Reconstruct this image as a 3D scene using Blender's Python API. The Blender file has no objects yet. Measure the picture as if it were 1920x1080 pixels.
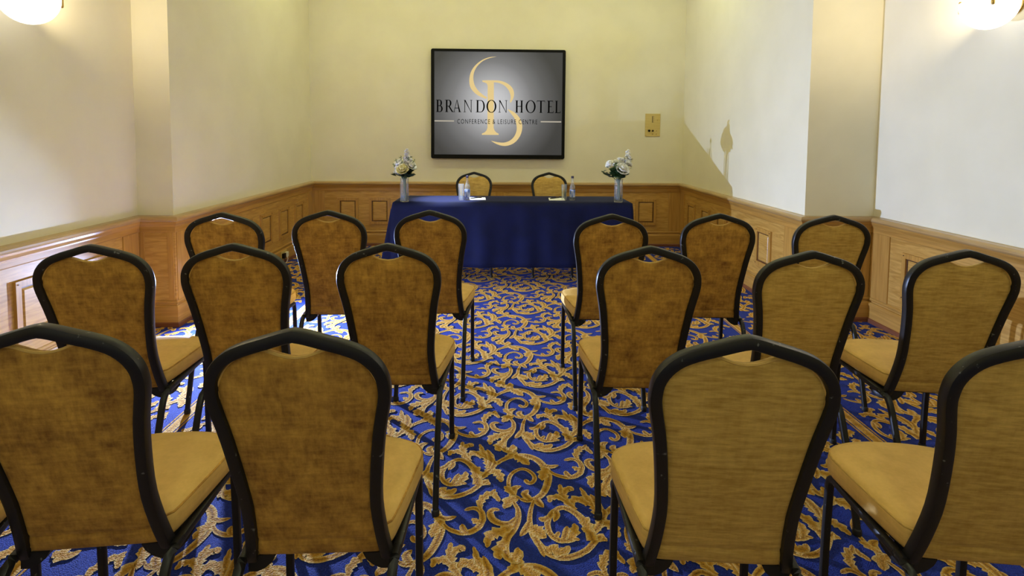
import bpy, bmesh, math, random
from mathutils import Vector, Matrix

# ------------------------------------------------------------------ camera, world, light, exposure
SC = bpy.context.scene
COL = SC.collection
PI = math.pi
F_PX, CY_PX = 1000.0, 313.1
YAW, PITCH, ROLL, CAM_H = 0.02562, 0.06117, 0.00793, 1.36
cam_data = bpy.data.cameras.new('camera')
cam = bpy.data.objects.new('camera', cam_data)
COL.objects.link(cam)
cam_data.sensor_fit = 'HORIZONTAL'
cam_data.sensor_width = 36.0
cam_data.lens = F_PX / 1920 * 36.0
cam_data.shift_y = -(540 - CY_PX) / 1920
cam_data.clip_start = 0.02
_f = Vector((math.sin(YAW) * math.cos(PITCH), math.cos(YAW) * math.cos(PITCH), -math.sin(PITCH)))
_r = Vector((math.cos(YAW), -math.sin(YAW), 0))
_u = _r.cross(_f)
_c, _s = math.cos(ROLL), math.sin(ROLL)
_r2, _u2 = _c * _r + _s * _u, _c * _u - _s * _r
M = Matrix(((_r2.x, _u2.x, -_f.x, 0), (_r2.y, _u2.y, -_f.y, 0), (_r2.z, _u2.z, -_f.z, CAM_H), (0, 0, 0, 1)))
cam.matrix_world = M
SC.camera = cam

world = bpy.data.worlds.new('world')
SC.world = world
world.use_nodes = True
world.node_tree.nodes['Background'].inputs[0].default_value = (0.9, 0.85, 0.75, 1)
world.node_tree.nodes['Background'].inputs[1].default_value = 0.3
SC.view_settings.view_transform = 'Standard'
SC.view_settings.look = 'None'
SC.view_settings.gamma = 1
SC.view_settings.use_curve_mapping = False
SC.view_settings.exposure = 0.12

# ceiling luminaires (x, y, watts): unseen warm downlights, all but the table row added fill
WARM = (1.0, 1.04, 0.50)
DOWNLIGHTS = [(-1.6, 5.3, 7.6), (-0.5, 5.3, 6.6), (0.6, 5.3, 6.6), (1.65, 5.3, 7.6), (-1.2, 3.0, 2), (1.2, 3.0, 2), (-1.2, 0.2, 7), (1.3, 0.2, 8.5), (0.05, -1.4, 12)]
# one cool, narrow spot added to brighten the left end of the table
ADDED_COOL_SPOT = (-0.48, 5.05, 2300, 0.27)
CEIL = 3.6
FLASH_POS = Vector((-2.0, 3.95, 0.35))
FLASH_COL = (0.46, 0.60, 1.0)
FLASH_AIM = Vector((0.766, -0.643, -0.05))
FLASH_W = 700

# ------------------------------------------------------------------ helpers
def mesh_obj(name, verts, faces, mat=None, parent=None, smooth=False):
    me = bpy.data.meshes.new(name)
    me.from_pydata([tuple(v) for v in verts], [], faces)
    me.validate()
    if smooth:
        me.polygons.foreach_set('use_smooth', [True] * len(me.polygons))
    me.update()
    o = bpy.data.objects.new(name, me)
    COL.objects.link(o)
    if mat:
        me.materials.append(mat)
    if parent:
        o.parent = parent
    return o

def bm_obj(name, bm, mat=None, parent=None, smooth=False):
    bmesh.ops.recalc_face_normals(bm, faces=bm.faces)
    me = bpy.data.meshes.new(name)
    bm.to_mesh(me)
    bm.free()
    if smooth:
        me.polygons.foreach_set('use_smooth', [True] * len(me.polygons))
    o = bpy.data.objects.new(name, me)
    COL.objects.link(o)
    if mat:
        me.materials.append(mat)
    if parent:
        o.parent = parent
    return o

def empty(name, loc=(0, 0, 0), rz=0.0):
    o = bpy.data.objects.new(name, None)
    COL.objects.link(o)
    o.location = loc
    o.rotation_euler = (0, 0, rz)
    o.empty_display_size = 0.1
    return o

def tag(o, label, cat, group=None):
    o['label'] = label
    o['category'] = cat
    if group:
        o['group'] = group
    return o

def struct(o):
    o['kind'] = 'structure'
    return o

def bm_box(bm, x0, x1, y0, y1, z0, z1, bev=0.0):
    vs = [bm.verts.new((x, y, z)) for z in (z0, z1) for y in (y0, y1) for x in (x0, x1)]
    fs = [bm.faces.new([vs[i] for i in q]) for q in ((0, 2, 3, 1), (4, 5, 7, 6), (0, 1, 5, 4), (2, 6, 7, 3), (0, 4, 6, 2), (1, 3, 7, 5))]
    if bev > 0:
        es = list({e for f in fs for e in f.edges})
        bmesh.ops.bevel(bm, geom=es, offset=bev, segments=2, affect='EDGES', profile=0.5)

def box_obj(name, x0, x1, y0, y1, z0, z1, mat, parent=None, bev=0.0):
    bm = bmesh.new()
    bm_box(bm, x0, x1, y0, y1, z0, z1, bev)
    return bm_obj(name, bm, mat, parent)

def catmull(pts, n):
    P = [Vector(p) for p in pts]
    if len(P) == 2:
        return [P[0].lerp(P[1], i / n) for i in range(n + 1)]
    ext = [P[0] * 2 - P[1]] + P + [P[-1] * 2 - P[-2]]
    out = []
    segs = len(P) - 1
    for i in range(n + 1):
        t = i / n * segs
        k = min(int(t), segs - 1)
        f = t - k
        a, b, c, d = ext[k:k + 4]
        out.append(0.5 * ((2 * b) + (c - a) * f + (2 * a - 5 * b + 4 * c - d) * f * f + (3 * b - a - 3 * c + d) * f ** 3))
    return out

def rounded_path(pts, r, n=5):
    """polyline with its inner corners rounded by radius-ish r"""
    P = [Vector(p) for p in pts]
    out = [P[0]]
    for i in range(1, len(P) - 1):
        a, b, c = P[i - 1], P[i], P[i + 1]
        ra = min(r, (a - b).length * 0.48)
        rc = min(r, (c - b).length * 0.48)
        p0 = b + (a - b).normalized() * ra
        p1 = b + (c - b).normalized() * rc
        for k in range(n + 1):
            t = k / n
            out.append((1 - t) ** 2 * p0 + 2 * t * (1 - t) * b + t * t * p1)
    out.append(P[-1])
    return out

def rrect(w, d, r, n=2):
    pts = []
    for cx, cy, a0 in ((w / 2 - r, d / 2 - r, 0), (-w / 2 + r, d / 2 - r, PI / 2), (-w / 2 + r, -d / 2 + r, PI), (w / 2 - r, -d / 2 + r, 1.5 * PI)):
        for k in range(n + 1):
            a = a0 + k / n * PI / 2
            pts.append((cx + r * math.cos(a), cy + r * math.sin(a)))
    return pts

def circ(r, n=10):
    return [(r * math.cos(2 * PI * i / n), r * math.sin(2 * PI * i / n)) for i in range(n)]

def sweep(name, path, sect, mat, parent=None, ref=None, cap=True, scale=None):
    """sweep a 2D section along a path; ref fixes one section axis, otherwise parallel transport"""
    P = [Vector(p) for p in path]
    n = len(P)
    verts, faces = [], []
    prevN = None
    m = len(sect)
    for i in range(n):
        t = (P[min(i + 1, n - 1)] - P[max(i - 1, 0)]).normalized()
        if ref is not None:
            rv = ref(i) if callable(ref) else Vector(ref)
            b = (rv - t * rv.dot(t)).normalized()
            a = b.cross(t).normalized()
        else:
            if prevN is None:
                h = Vector((0, 0, 1)) if abs(t.z) < 0.9 else Vector((1, 0, 0))
                a = h.cross(t).normalized()
            else:
                a = (prevN - t * prevN.dot(t)).normalized()
            b = t.cross(a)
            prevN = a
        k = scale[i] if scale else 1.0
        for (u, v) in sect:
            verts.append(P[i] + a * u * k + b * v * k)
    for i in range(n - 1):
        for j in range(m):
            j2 = (j + 1) % m
            faces.append((i * m + j, i * m + j2, (i + 1) * m + j2, (i + 1) * m + j))
    if cap:
        faces.append(tuple(range(m - 1, -1, -1)))
        faces.append(tuple((n - 1) * m + j for j in range(m)))
    bm = bmesh.new()
    vs = [bm.verts.new(v) for v in verts]
    for f in faces:
        try:
            bm.faces.new([vs[i] for i in f])
        except ValueError:
            pass
    o = bm_obj(name, bm, mat, parent, smooth=True)
    o.data.set_sharp_from_angle(angle=math.radians(31))
    return o

def lathe(name, prof, mat, parent=None, n=20, loc=(0, 0, 0), smooth=True):
    verts, faces = [], []
    for (r, z) in prof:
        for j in range(n):
            a = 2 * PI * j / n
            verts.append((loc[0] + r * math.cos(a), loc[1] + r * math.sin(a), loc[2] + z))
    for i in range(len(prof) - 1):
        for j in range(n):
            j2 = (j + 1) % n
            faces.append((i * n + j, i * n + j2, (i + 1) * n + j2, (i + 1) * n + j))
    if prof[0][0] > 1e-6:
        faces.append(tuple(range(n - 1, -1, -1)))
    if prof[-1][0] > 1e-6:
        faces.append(tuple((len(prof) - 1) * n + j for j in range(n)))
    bm = bmesh.new()
    vs = [bm.verts.new(v) for v in verts]
    for f in faces:
        bm.faces.new([vs[i] for i in f])
    bmesh.ops.remove_doubles(bm, verts=bm.verts, dist=1e-6)
    return bm_obj(name, bm, mat, parent, smooth)

# ------------------------------------------------------------------ materials
def new_mat(name):
    m = bpy.data.materials.new(name)
    m.use_nodes = True
    nt = m.node_tree
    b = nt.nodes['Principled BSDF']
    return m, nt, b

def N(nt, t, **kw):
    n = nt.nodes.new(t)
    for k, v in kw.items():
        setattr(n, k, v)
    return n

def plain(name, col, rough=0.5, metal=0.0, **inp):
    m, nt, b = new_mat(name)
    b.inputs['Base Color'].default_value = (*col, 1)
    b.inputs['Roughness'].default_value = rough
    b.inputs['Metallic'].default_value = metal
    for k, v in inp.items():
        b.inputs[k.replace('_', ' ')].default_value = v
    return m

def noisy(name, c0, c1, scale=(1, 1, 1), nscale=5.0, detail=4.0, rough=0.6, lo=0.35, hi=0.65, bump=0.0, bscale=None, bdist=0.002, distort=0.0, rand=False, **inp):
    """two colours mixed by a stretched noise in object space, with an optional fine bump"""
    m, nt, b = new_mat(name)
    tc = N(nt, 'ShaderNodeTexCoord')
    mp = N(nt, 'ShaderNodeMapping')
    mp.inputs['Scale'].default_value = scale
    nt.links.new(tc.outputs['Object'], mp.inputs['Vector'])
    if rand:
        oi = N(nt, 'ShaderNodeObjectInfo')
        mul = N(nt, 'ShaderNodeMath', operation='MULTIPLY')
        mul.inputs[1].default_value = 37.0
        nt.links.new(oi.outputs['Random'], mul.inputs[0])
        cmb = N(nt, 'ShaderNodeCombineXYZ')
        for k in range(3):
            nt.links.new(mul.outputs[0], cmb.inputs[k])
        nt.links.new(cmb.outputs[0], mp.inputs['Location'])
    nz = N(nt, 'ShaderNodeTexNoise')
    nz.inputs['Scale'].default_value = nscale
    nz.inputs['Detail'].default_value = detail
    nz.inputs['Distortion'].default_value = distort
    nt.links.new(mp.outputs[0], nz.inputs['Vector'])
    cr = N(nt, 'ShaderNodeValToRGB')
    cr.color_ramp.elements[0].position = lo
    cr.color_ramp.elements[1].position = hi
    cr.color_ramp.elements[0].color = (*c0, 1)
    cr.color_ramp.elements[1].color = (*c1, 1)
    nt.links.new(nz.outputs['Fac'], cr.inputs['Fac'])
    nt.links.new(cr.outputs['Color'], b.inputs['Base Color'])
    b.inputs['Roughness'].default_value = rough
    if bump > 0:
        nb = N(nt, 'ShaderNodeTexNoise')
        nb.inputs['Scale'].default_value = bscale or 200
        nb.inputs['Detail'].default_value = 2
        nt.links.new(tc.outputs['Object'], nb.inputs['Vector'])
        bp = N(nt, 'ShaderNodeBump')
        bp.inputs['Strength'].default_value = bump
        bp.inputs['Distance'].default_value = bdist
        nt.links.new(nb.outputs['Fac'], bp.inputs['Height'])
        nt.links.new(bp.outputs['Normal'], b.inputs['Normal'])
    for k, v in inp.items():
        b.inputs[k.replace('_', ' ')].default_value = v
    return m

def fabric(name, dark, light, scl):
    """mottled chenille: blotches crossed by woven threads, a soft nap sheen"""
    m, nt, b = new_mat(name)
    tc = N(nt, 'ShaderNodeTexCoord')
    oi = N(nt, 'ShaderNodeObjectInfo')
    mul = N(nt, 'ShaderNodeMath', operation='MULTIPLY')
    mul.inputs[1].default_value = 23.0
    nt.links.new(oi.outputs['Random'], mul.inputs[0])
    cmb = N(nt, 'ShaderNodeCombineXYZ')
    for k in range(3):
        nt.links.new(mul.outputs[0], cmb.inputs[k])
    def layer(scale, ns, det):
        mp = N(nt, 'ShaderNodeMapping')
        mp.inputs['Scale'].default_value = scale
        nt.links.new(tc.outputs['Object'], mp.inputs['Vector'])
        nt.links.new(cmb.outputs[0], mp.inputs['Location'])
        nz = N(nt, 'ShaderNodeTexNoise')
        nz.inputs['Scale'].default_value = ns
        nz.inputs['Detail'].default_value = det
        nz.inputs['Roughness'].default_value = 0.65
        nt.links.new(mp.outputs[0], nz.inputs['Vector'])
        return nz.outputs['Fac']
    big = layer((1, 1, 1), scl[0], 5)
    th = layer((1, 1, 7), scl[1], 3)
    tv = layer((7, 7, 1), scl[2], 3)
    def mixf(a, bb, f):
        mx = N(nt, 'ShaderNodeMix')
        mx.inputs[0].default_value = f
        nt.links.new(a, mx.inputs[2])
        nt.links.new(bb, mx.inputs[3])
        return mx.outputs[0]
    v = mixf(mixf(th, tv, scl[3]), big, scl[4])
    cr = N(nt, 'ShaderNodeValToRGB')
    cr.color_ramp.elements[0].position = 0.36
    cr.color_ramp.elements[1].position = 0.64
    cr.color_ramp.elements[0].color = (*dark, 1)
    cr.color_ramp.elements[1].color = (*light, 1)
    nt.links.new(v, cr.inputs['Fac'])
    nt.links.new(cr.outputs['Color'], b.inputs['Base Color'])
    b.inputs['Roughness'].default_value = 0.75
    b.inputs['Sheen Weight'].default_value = 0.15
    b.inputs['Sheen Roughness'].default_value = 0.4
    b.inputs['Sheen Tint'].default_value = (1.0, 0.75, 0.35, 1)
    bp = N(nt, 'ShaderNodeBump')
    bp.inputs['Strength'].default_value = 0.25
    bp.inputs['Distance'].default_value = 0.002
    nt.links.new(v, bp.inputs['Height'])
    nt.links.new(bp.outputs['Normal'], b.inputs['Normal'])
    return m

def emit(name, col, strength):
    m = bpy.data.materials.new(name)
    m.use_nodes = True
    nt = m.node_tree
    nt.nodes.remove(nt.nodes['Principled BSDF'])
    e = N(nt, 'ShaderNodeEmission')
    e.inputs[0].default_value = (*col, 1)
    e.inputs[1].default_value = strength
    nt.links.new(e.outputs[0], nt.nodes['Material Output'].inputs[0])
    return m

M_WALL = noisy('wall_paint', (0.80, 0.75, 0.57), (0.84, 0.79, 0.61), nscale=3, rough=0.75, bump=0.05, bscale=120)
M_CEIL = plain('ceiling_paint', (0.85, 0.82, 0.75), 0.8)
WOOD0, WOOD1 = (0.36, 0.175, 0.032), (0.58, 0.325, 0.075)
M_WOOD_H = noisy('oak_grain_lengthwise', WOOD0, WOOD1, scale=(1.0, 1.0, 20), nscale=3.0, detail=4, rough=0.34, lo=0.22, hi=0.75, distort=0.6, Coat_Weight=0.35, Coat_Roughness=0.22)
M_WOOD_V = noisy('oak_grain_upright', WOOD0, WOOD1, scale=(20, 20, 1.0), nscale=3.0, detail=4, rough=0.34, lo=0.22, hi=0.75, distort=0.6, Coat_Weight=0.35, Coat_Roughness=0.22)
M_WOOD_F = noisy('oak_panel_figure', (0.44, 0.235, 0.046), (0.60, 0.35, 0.088), scale=(1.0, 1.0, 9), nscale=4.0, detail=4, rough=0.36, lo=0.35, hi=0.62, distort=1.6, Coat_Weight=0.3, Coat_Roughness=0.25)
M_NOSE = noisy('oak_rail_cap', (0.40, 0.25, 0.09), (0.52, 0.34, 0.14), scale=(1.0, 1.0, 14), nscale=3.0, detail=4, rough=0.32, Coat_Weight=0.35, Coat_Roughness=0.2)
M_DKWOOD = noisy('dark_stained_bead', (0.07, 0.025, 0.010), (0.12, 0.045, 0.018), nscale=20, rough=0.4)
M_RED = noisy('red_stained_skirting', (0.16, 0.05, 0.022), (0.22, 0.075, 0.03), scale=(1, 1, 12), nscale=4, rough=0.4)
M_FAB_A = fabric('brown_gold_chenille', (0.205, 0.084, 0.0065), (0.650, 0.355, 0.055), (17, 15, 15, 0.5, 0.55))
M_FAB_B = fabric('bounce_tinted_chenille', (0.400, 0.230, 0.038), (0.700, 0.455, 0.115), (10, 16, 12, 0.22, 0.25))  # same chenille, bounced room light painted in as a paler tan
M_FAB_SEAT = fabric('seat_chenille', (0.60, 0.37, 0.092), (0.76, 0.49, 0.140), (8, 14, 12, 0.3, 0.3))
M_FRAME = noisy('black_enamel_tube', (0.011, 0.0105, 0.011), (0.15, 0.15, 0.145), nscale=55, detail=3, lo=0.69, hi=0.74, rough=0.38, bump=0.08, bscale=90, rand=True, Specular_IOR_Level=0.35)
M_RUBBER = plain('black_rubber', (0.012, 0.012, 0.012), 0.6)
M_BLUE = noisy('blue_carpet_pile', (0.007, 0.026, 0.29), (0.011, 0.044, 0.43), nscale=160, detail=2, rough=0.95, bump=1.0, bscale=260, bdist=0.012)
M_CLOTH = noisy('navy_tablecloth', (0.0022, 0.004, 0.028), (0.0034, 0.006, 0.042), nscale=6, rough=0.8, bump=0.1, bscale=500, Specular_IOR_Level=0.2, Sheen_Weight=0.12, Sheen_Roughness=0.35, Sheen_Tint=(0.35, 0.45, 1.0, 1))
M_BLACKGLOSS = plain('black_gloss_plastic', (0.004, 0.004, 0.004), 0.35, Specular_IOR_Level=0.15)
M_BRASS = plain('polished_brass', (0.62, 0.42, 0.13), 0.28, 1.0)
M_BRASS_PL = noisy('brushed_brass_plate', (0.62, 0.47, 0.15), (0.70, 0.55, 0.20), scale=(1, 1, 40), nscale=6, rough=0.45, Metallic=0.35)
M_WHITEPLASTIC = plain('white_plastic', (0.75, 0.73, 0.66), 0.4)
M_PAPER = plain('white_paper', (0.88, 0.88, 0.88), 0.7)
M_GREEN = noisy('leaf_green', (0.015, 0.055, 0.012), (0.06, 0.14, 0.04), nscale=40, rough=0.5)
M_DGREEN = noisy('dark_leaf_green', (0.012, 0.030, 0.012), (0.035, 0.06, 0.03), nscale=40, rough=0.5)
M_SILVER = noisy('silver_grey_leaf', (0.05, 0.06, 0.05), (0.13, 0.14, 0.12), nscale=30, rough=0.6)
M_STEM = plain('stem_green', (0.05, 0.10, 0.03), 0.5)
M_PETAL = noisy('white_petal', (0.78, 0.78, 0.72), (0.9, 0.9, 0.88), nscale=30, rough=0.6, Subsurface_Weight=0.0)
M_PETAL_Y = noisy('cream_yellow_petal', (0.72, 0.62, 0.25), (0.85, 0.80, 0.50), nscale=30, rough=0.6)
M_PETAL_L = noisy('pale_lilac_petal', (0.72, 0.70, 0.80), (0.88, 0.87, 0.90), nscale=30, rough=0.6)

def glass(name, col=(1, 1, 1), refl=1.0, edge=0.35, haze=0.05):
    """thin clear glass: see-through, with mirror highlights that grow towards the rim"""
    m = bpy.data.materials.new(name)
    m.use_nodes = True
    nt = m.node_tree
    nt.nodes.remove(nt.nodes['Principled BSDF'])
    tr = N(nt, 'ShaderNodeBsdfTransparent')
    tr.inputs[0].default_value = (*col, 1)
    gl = N(nt, 'ShaderNodeBsdfGlossy')
    gl.inputs['Roughness'].default_value = 0.04
    lw = N(nt, 'ShaderNodeLayerWeight')
    lw.inputs['Blend'].default_value = edge
    mu = N(nt, 'ShaderNodeMath', operation='MULTIPLY')
    mu.inputs[1].default_value = refl
    nt.links.new(lw.outputs['Fresnel'], mu.inputs[0])
    df = N(nt, 'ShaderNodeBsdfDiffuse')
    df.inputs[0].default_value = (0.9, 0.95, 1.0, 1)
    m0 = N(nt, 'ShaderNodeMixShader')
    m0.inputs[0].default_value = haze
    nt.links.new(tr.outputs[0], m0.inputs[1])
    nt.links.new(df.outputs[0], m0.inputs[2])
    mx = N(nt, 'ShaderNodeMixShader')
    nt.links.new(mu.outputs[0], mx.inputs[0])
    nt.links.new(m0.outputs[0], mx.inputs[1])
    nt.links.new(gl.outputs[0], mx.inputs[2])
    nt.links.new(mx.outputs[0], nt.nodes['Material Output'].inputs[0])
    return m
M_GLASS = glass('clear_glass', (0.99, 1.0, 1.0), 0.5, 0.25, 0.07)
M_WATER = glass('clear_water', (0.97, 0.99, 1.0), 0.2, 0.2, 0.06)

def gold_carpet():
    m, nt, b = new_mat('gold_carpet_scroll')
    at = N(nt, 'ShaderNodeVertexColor')
    at.layer_name = 'tone'
    cr = N(nt, 'ShaderNodeValToRGB')
    e = cr.color_ramp.elements
    e[0].position, e[0].color = 0.0, (0.20, 0.070, 0.005, 1)
    e[1].position, e[1].color = 1.0, (0.86, 0.62, 0.22, 1)
    k = e.new(0.45)
    k.color = (0.66, 0.33, 0.026, 1)
    tc = N(nt, 'ShaderNodeTexCoord')
    nz = N(nt, 'ShaderNodeTexNoise')
    nz.inputs['Scale'].default_value = 170
    nz.inputs['Detail'].default_value = 2
    nt.links.new(tc.outputs['Object'], nz.inputs['Vector'])
    ma = N(nt, 'ShaderNodeMath', operation='MULTIPLY_ADD')
    ma.inputs[1].default_value = 0.5
    ma.inputs[2].default_value = -0.25
    nt.links.new(nz.outputs['Fac'], ma.inputs[0])
    ad = N(nt, 'ShaderNodeMath', operation='ADD')
    nt.links.new(at.outputs['Color'], ad.inputs[0])
    nt.links.new(ma.outputs[0], ad.inputs[1])
    nt.links.new(ad.outputs[0], cr.inputs['Fac'])
    nt.links.new(cr.outputs['Color'], b.inputs['Base Color'])
    b.inputs['Roughness'].default_value = 0.95
    bp = N(nt, 'ShaderNodeBump')
    bp.inputs['Strength'].default_value = 1.0
    bp.inputs['Distance'].default_value = 0.012
    nt.links.new(nz.outputs['Fac'], bp.inputs['Height'])
    nt.links.new(bp.outputs['Normal'], b.inputs['Normal'])
    return m
M_GOLD = gold_carpet()
M_GLOBE = emit('lit_opal_glass', (1.0, 0.93, 0.80), 1.7)
M_LAMPDISC = emit('lit_diffuser', WARM, 4.0)
M_BULB = emit('flash_tube', FLASH_COL, 30.0)

# ------------------------------------------------------------------ room shell
XL2, XL, XR, XR2 = -2.4924, -2.2502, 2.2465, 2.7592
YB, SL, SR, YN = 6.4555, 3.7296, 3.8254, -2.2
def prism(name, poly, z0, z1, mat):
    bm = bmesh.new()
    lo = [bm.verts.new((x, y, z0)) for x, y in poly]
    hi = [bm.verts.new((x, y, z1)) for x, y in poly]
    n = len(poly)
    bm.faces.new(lo)
    bm.faces.new(hi)
    for i in range(n):
        bm.faces.new((lo[i], lo[(i + 1) % n], hi[(i + 1) % n], hi[i]))
    return struct(bm_obj(name, bm, mat))
W_ = 0.15
wall_left = prism('wall_left', [(XL2, YN), (XL2, SL), (XL, SL), (XL, YB + W_), (XL2 - W_, YB + W_), (XL2 - W_, YN)], 0, CEIL, M_WALL)
wall_right = prism('wall_right', [(XR2, YN), (XR2, SR), (XR, SR), (XR, YB + W_), (XR2 + W_, YB + W_), (XR2 + W_, YN)], 0, CEIL, M_WALL)
wall_back = prism('wall_back', [(XL, YB), (XR, YB), (XR, YB + W_), (XL, YB + W_)], 0, CEIL, M_WALL)
wall_front = prism('wall_front', [(XL2 - W_, YN - W_), (XR2 + W_, YN - W_), (XR2 + W_, YN), (XL2 - W_, YN)], 0, CEIL, M_WALL)
ceiling = prism('ceiling', [(XL2 - W_, YN - W_), (XR2 + W_, YN - W_), (XR2 + W_, YB + W_), (XL2 - W_, YB + W_)], CEIL, CEIL + 0.1, M_CEIL)
floor = prism('floor', [(XL2 - W_, YN - W_), (XR2 + W_, YN - W_), (XR2 + W_, YB + W_), (XL2 - W_, YB + W_)], -0.06, 0, M_BLUE)

# ------------------------------------------------------------------ carpet scrolls (woven gold pattern on the blue pile)
STROKES = [
([(-0.023,2.09),(0.005,2.131),(0.039,2.161),(0.081,2.179),(0.126,2.178),(0.166,2.153),(0.192,2.111),(0.207,2.059),(0.2,1.999),(0.178,1.942),(0.149,1.913),(0.115,1.901),(0.086,1.914)],(0.016,0.03,0.016),0),
([(0.086,1.914),(0.063,1.934),(0.05,1.969),(0.048,2.017),(0.059,2.055),(0.085,2.083),(0.114,2.088),(0.141,2.065),(0.152,2.032),(0.141,2.005),(0.124,2.002),(0.113,2.024)],(0.014,0.016,0.02),0),
([(0.05,2.167),(0.07,2.204),(0.083,2.247)],(0.03,0.03,0.006),1),
([(0.081,2.176),(0.11,2.154),(0.134,2.114)],(0.03,0.042,0.008),1),
([(0.192,2.111),(0.224,2.102),(0.256,2.113)],(0.02,0.022,0.008),0),
([(0.203,2.093),(0.188,2.059),(0.179,2.015)],(0.03,0.042,0.008),1),
([(0.079,1.916),(0.052,1.905),(0.028,1.86)],(0.024,0.042,0.012),1),
([(0.063,1.934),(0.069,1.969),(0.097,1.984)],(0.024,0.028,0.006),0),
([(0.063,1.934),(0.047,1.964),(0.031,1.983)],(0.02,0.026,0.008),1),
([(0.125,1.908),(0.107,1.938),(0.123,1.961)],(0.024,0.028,0.01),0),
([(0.149,1.913),(0.157,1.889),(0.173,1.863)],(0.024,0.028,0.008),0),
([(0.214,2.076),(0.233,2.053),(0.267,2.036),(0.302,2.035),(0.334,2.057),(0.349,2.097),(0.342,2.136),(0.315,2.154),(0.282,2.143)],(0.01,0.024,0.014),0),
([(0.295,2.035),(0.282,2.055),(0.279,2.075)],(0.018,0.022,0.01),0),
([(0.344,2.085),(0.324,2.089),(0.312,2.103)],(0.02,0.024,0.008),1),
([(0.343,2.139),(0.337,2.176),(0.354,2.214),(0.384,2.233),(0.409,2.187)],(0.01,0.028,0.014),1),
([(0.375,2.227),(0.394,2.256)],(0.02,0.016,0.006),0),
([(-0.051,2.045),(-0.027,2.09),(-0.035,2.15),(-0.055,2.2),(-0.074,2.265)],(0.026,0.034,0.008),1),
([(-0.025,2.09),(-0.023,2.162),(-0.041,2.225)],(0.024,0.03,0.008),0),
([(-0.058,2.168),(-0.086,2.2),(-0.112,2.194),(-0.119,2.157)],(0.024,0.03,0.014),1),
([(-0.037,2.068),(-0.005,2.073),(0.014,2.045),(0.019,2.007)],(0.026,0.036,0.012),1),
([(-0.02,2.09),(-0.006,2.125),(-0.009,2.146)],(0.02,0.022,0.008),0),
([(-0.082,2.021),(-0.051,2.045),(-0.023,2.09)],(0.024,0.024,0.02),0),
([(-0.067,2.0),(-0.043,2.007),(-0.024,1.991)],(0.02,0.03,0.008),1),
([(0.14,1.902),(0.125,1.849),(0.118,1.791),(0.124,1.737),(0.145,1.685),(0.173,1.649),(0.212,1.631),(0.254,1.637),(0.299,1.662),(0.334,1.701),(0.36,1.724)],(0.011,0.024,0.02),0),
([(0.116,1.791),(0.103,1.757),(0.082,1.725)],(0.016,0.026,0.012),0),
([(0.122,1.766),(0.146,1.741),(0.169,1.715)],(0.03,0.048,0.008),1),
([(0.139,1.694),(0.15,1.662),(0.157,1.634)],(0.016,0.018,0.006),0),
([(0.167,1.658),(0.185,1.666),(0.215,1.653),(0.244,1.679)],(0.024,0.04,0.012),1),
([(0.324,1.701),(0.321,1.748),(0.304,1.802),(0.279,1.839),(0.244,1.861),(0.211,1.845),(0.189,1.814),(0.179,1.775),(0.185,1.733),(0.21,1.705),(0.239,1.704),(0.27,1.713)],(0.038,0.02,0.024),0),
([(0.228,1.707),(0.24,1.74),(0.247,1.769)],(0.02,0.025,0.008),0),
([(0.25,1.709),(0.269,1.744),(0.274,1.782)],(0.022,0.028,0.008),1),
([(0.203,1.721),(0.217,1.743)],(0.018,0.016,0.008),0),
([(0.261,1.711),(0.282,1.705)],(0.018,0.014,0.006),0),
([(0.189,1.816),(0.169,1.801),(0.151,1.811)],(0.018,0.024,0.012),0),
([(0.215,1.845),(0.216,1.821),(0.203,1.79)],(0.02,0.024,0.008),0),
([(0.316,1.739),(0.313,1.789),(0.298,1.815)],(0.03,0.036,0.008),1),
([(0.29,1.849),(0.257,1.897),(0.249,1.941),(0.247,1.99)],(0.012,0.03,0.01),1),
([(0.257,1.936),(0.276,1.966),(0.296,1.953)],(0.02,0.028,0.008),1),
([(0.257,1.897),(0.229,1.917),(0.202,1.912),(0.197,1.888)],(0.014,0.026,0.01),1),
([(0.063,1.895),(0.079,1.85),(0.076,1.802),(0.06,1.757),(0.037,1.719),(0.029,1.678),(0.034,1.642),(0.052,1.623),(0.079,1.618)],(0.012,0.028,0.02),0),
([(0.056,1.772),(0.016,1.748),(-0.02,1.725),(-0.03,1.676)],(0.024,0.04,0.01),1),
([(0.033,1.705),(0.016,1.678),(0.007,1.652),(0.015,1.626)],(0.022,0.036,0.012),1),
([(0.072,1.813),(0.049,1.787),(0.02,1.783),(-0.01,1.801),(-0.022,1.835),(-0.01,1.854),(0.013,1.85)],(0.012,0.026,0.012),0),
([(0.049,1.621),(0.067,1.642),(0.073,1.675)],(0.02,0.034,0.008),1),
]
LAT_A, LAT_B = Vector((0.397, 0.29)), Vector((0.0, 0.583))
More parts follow.
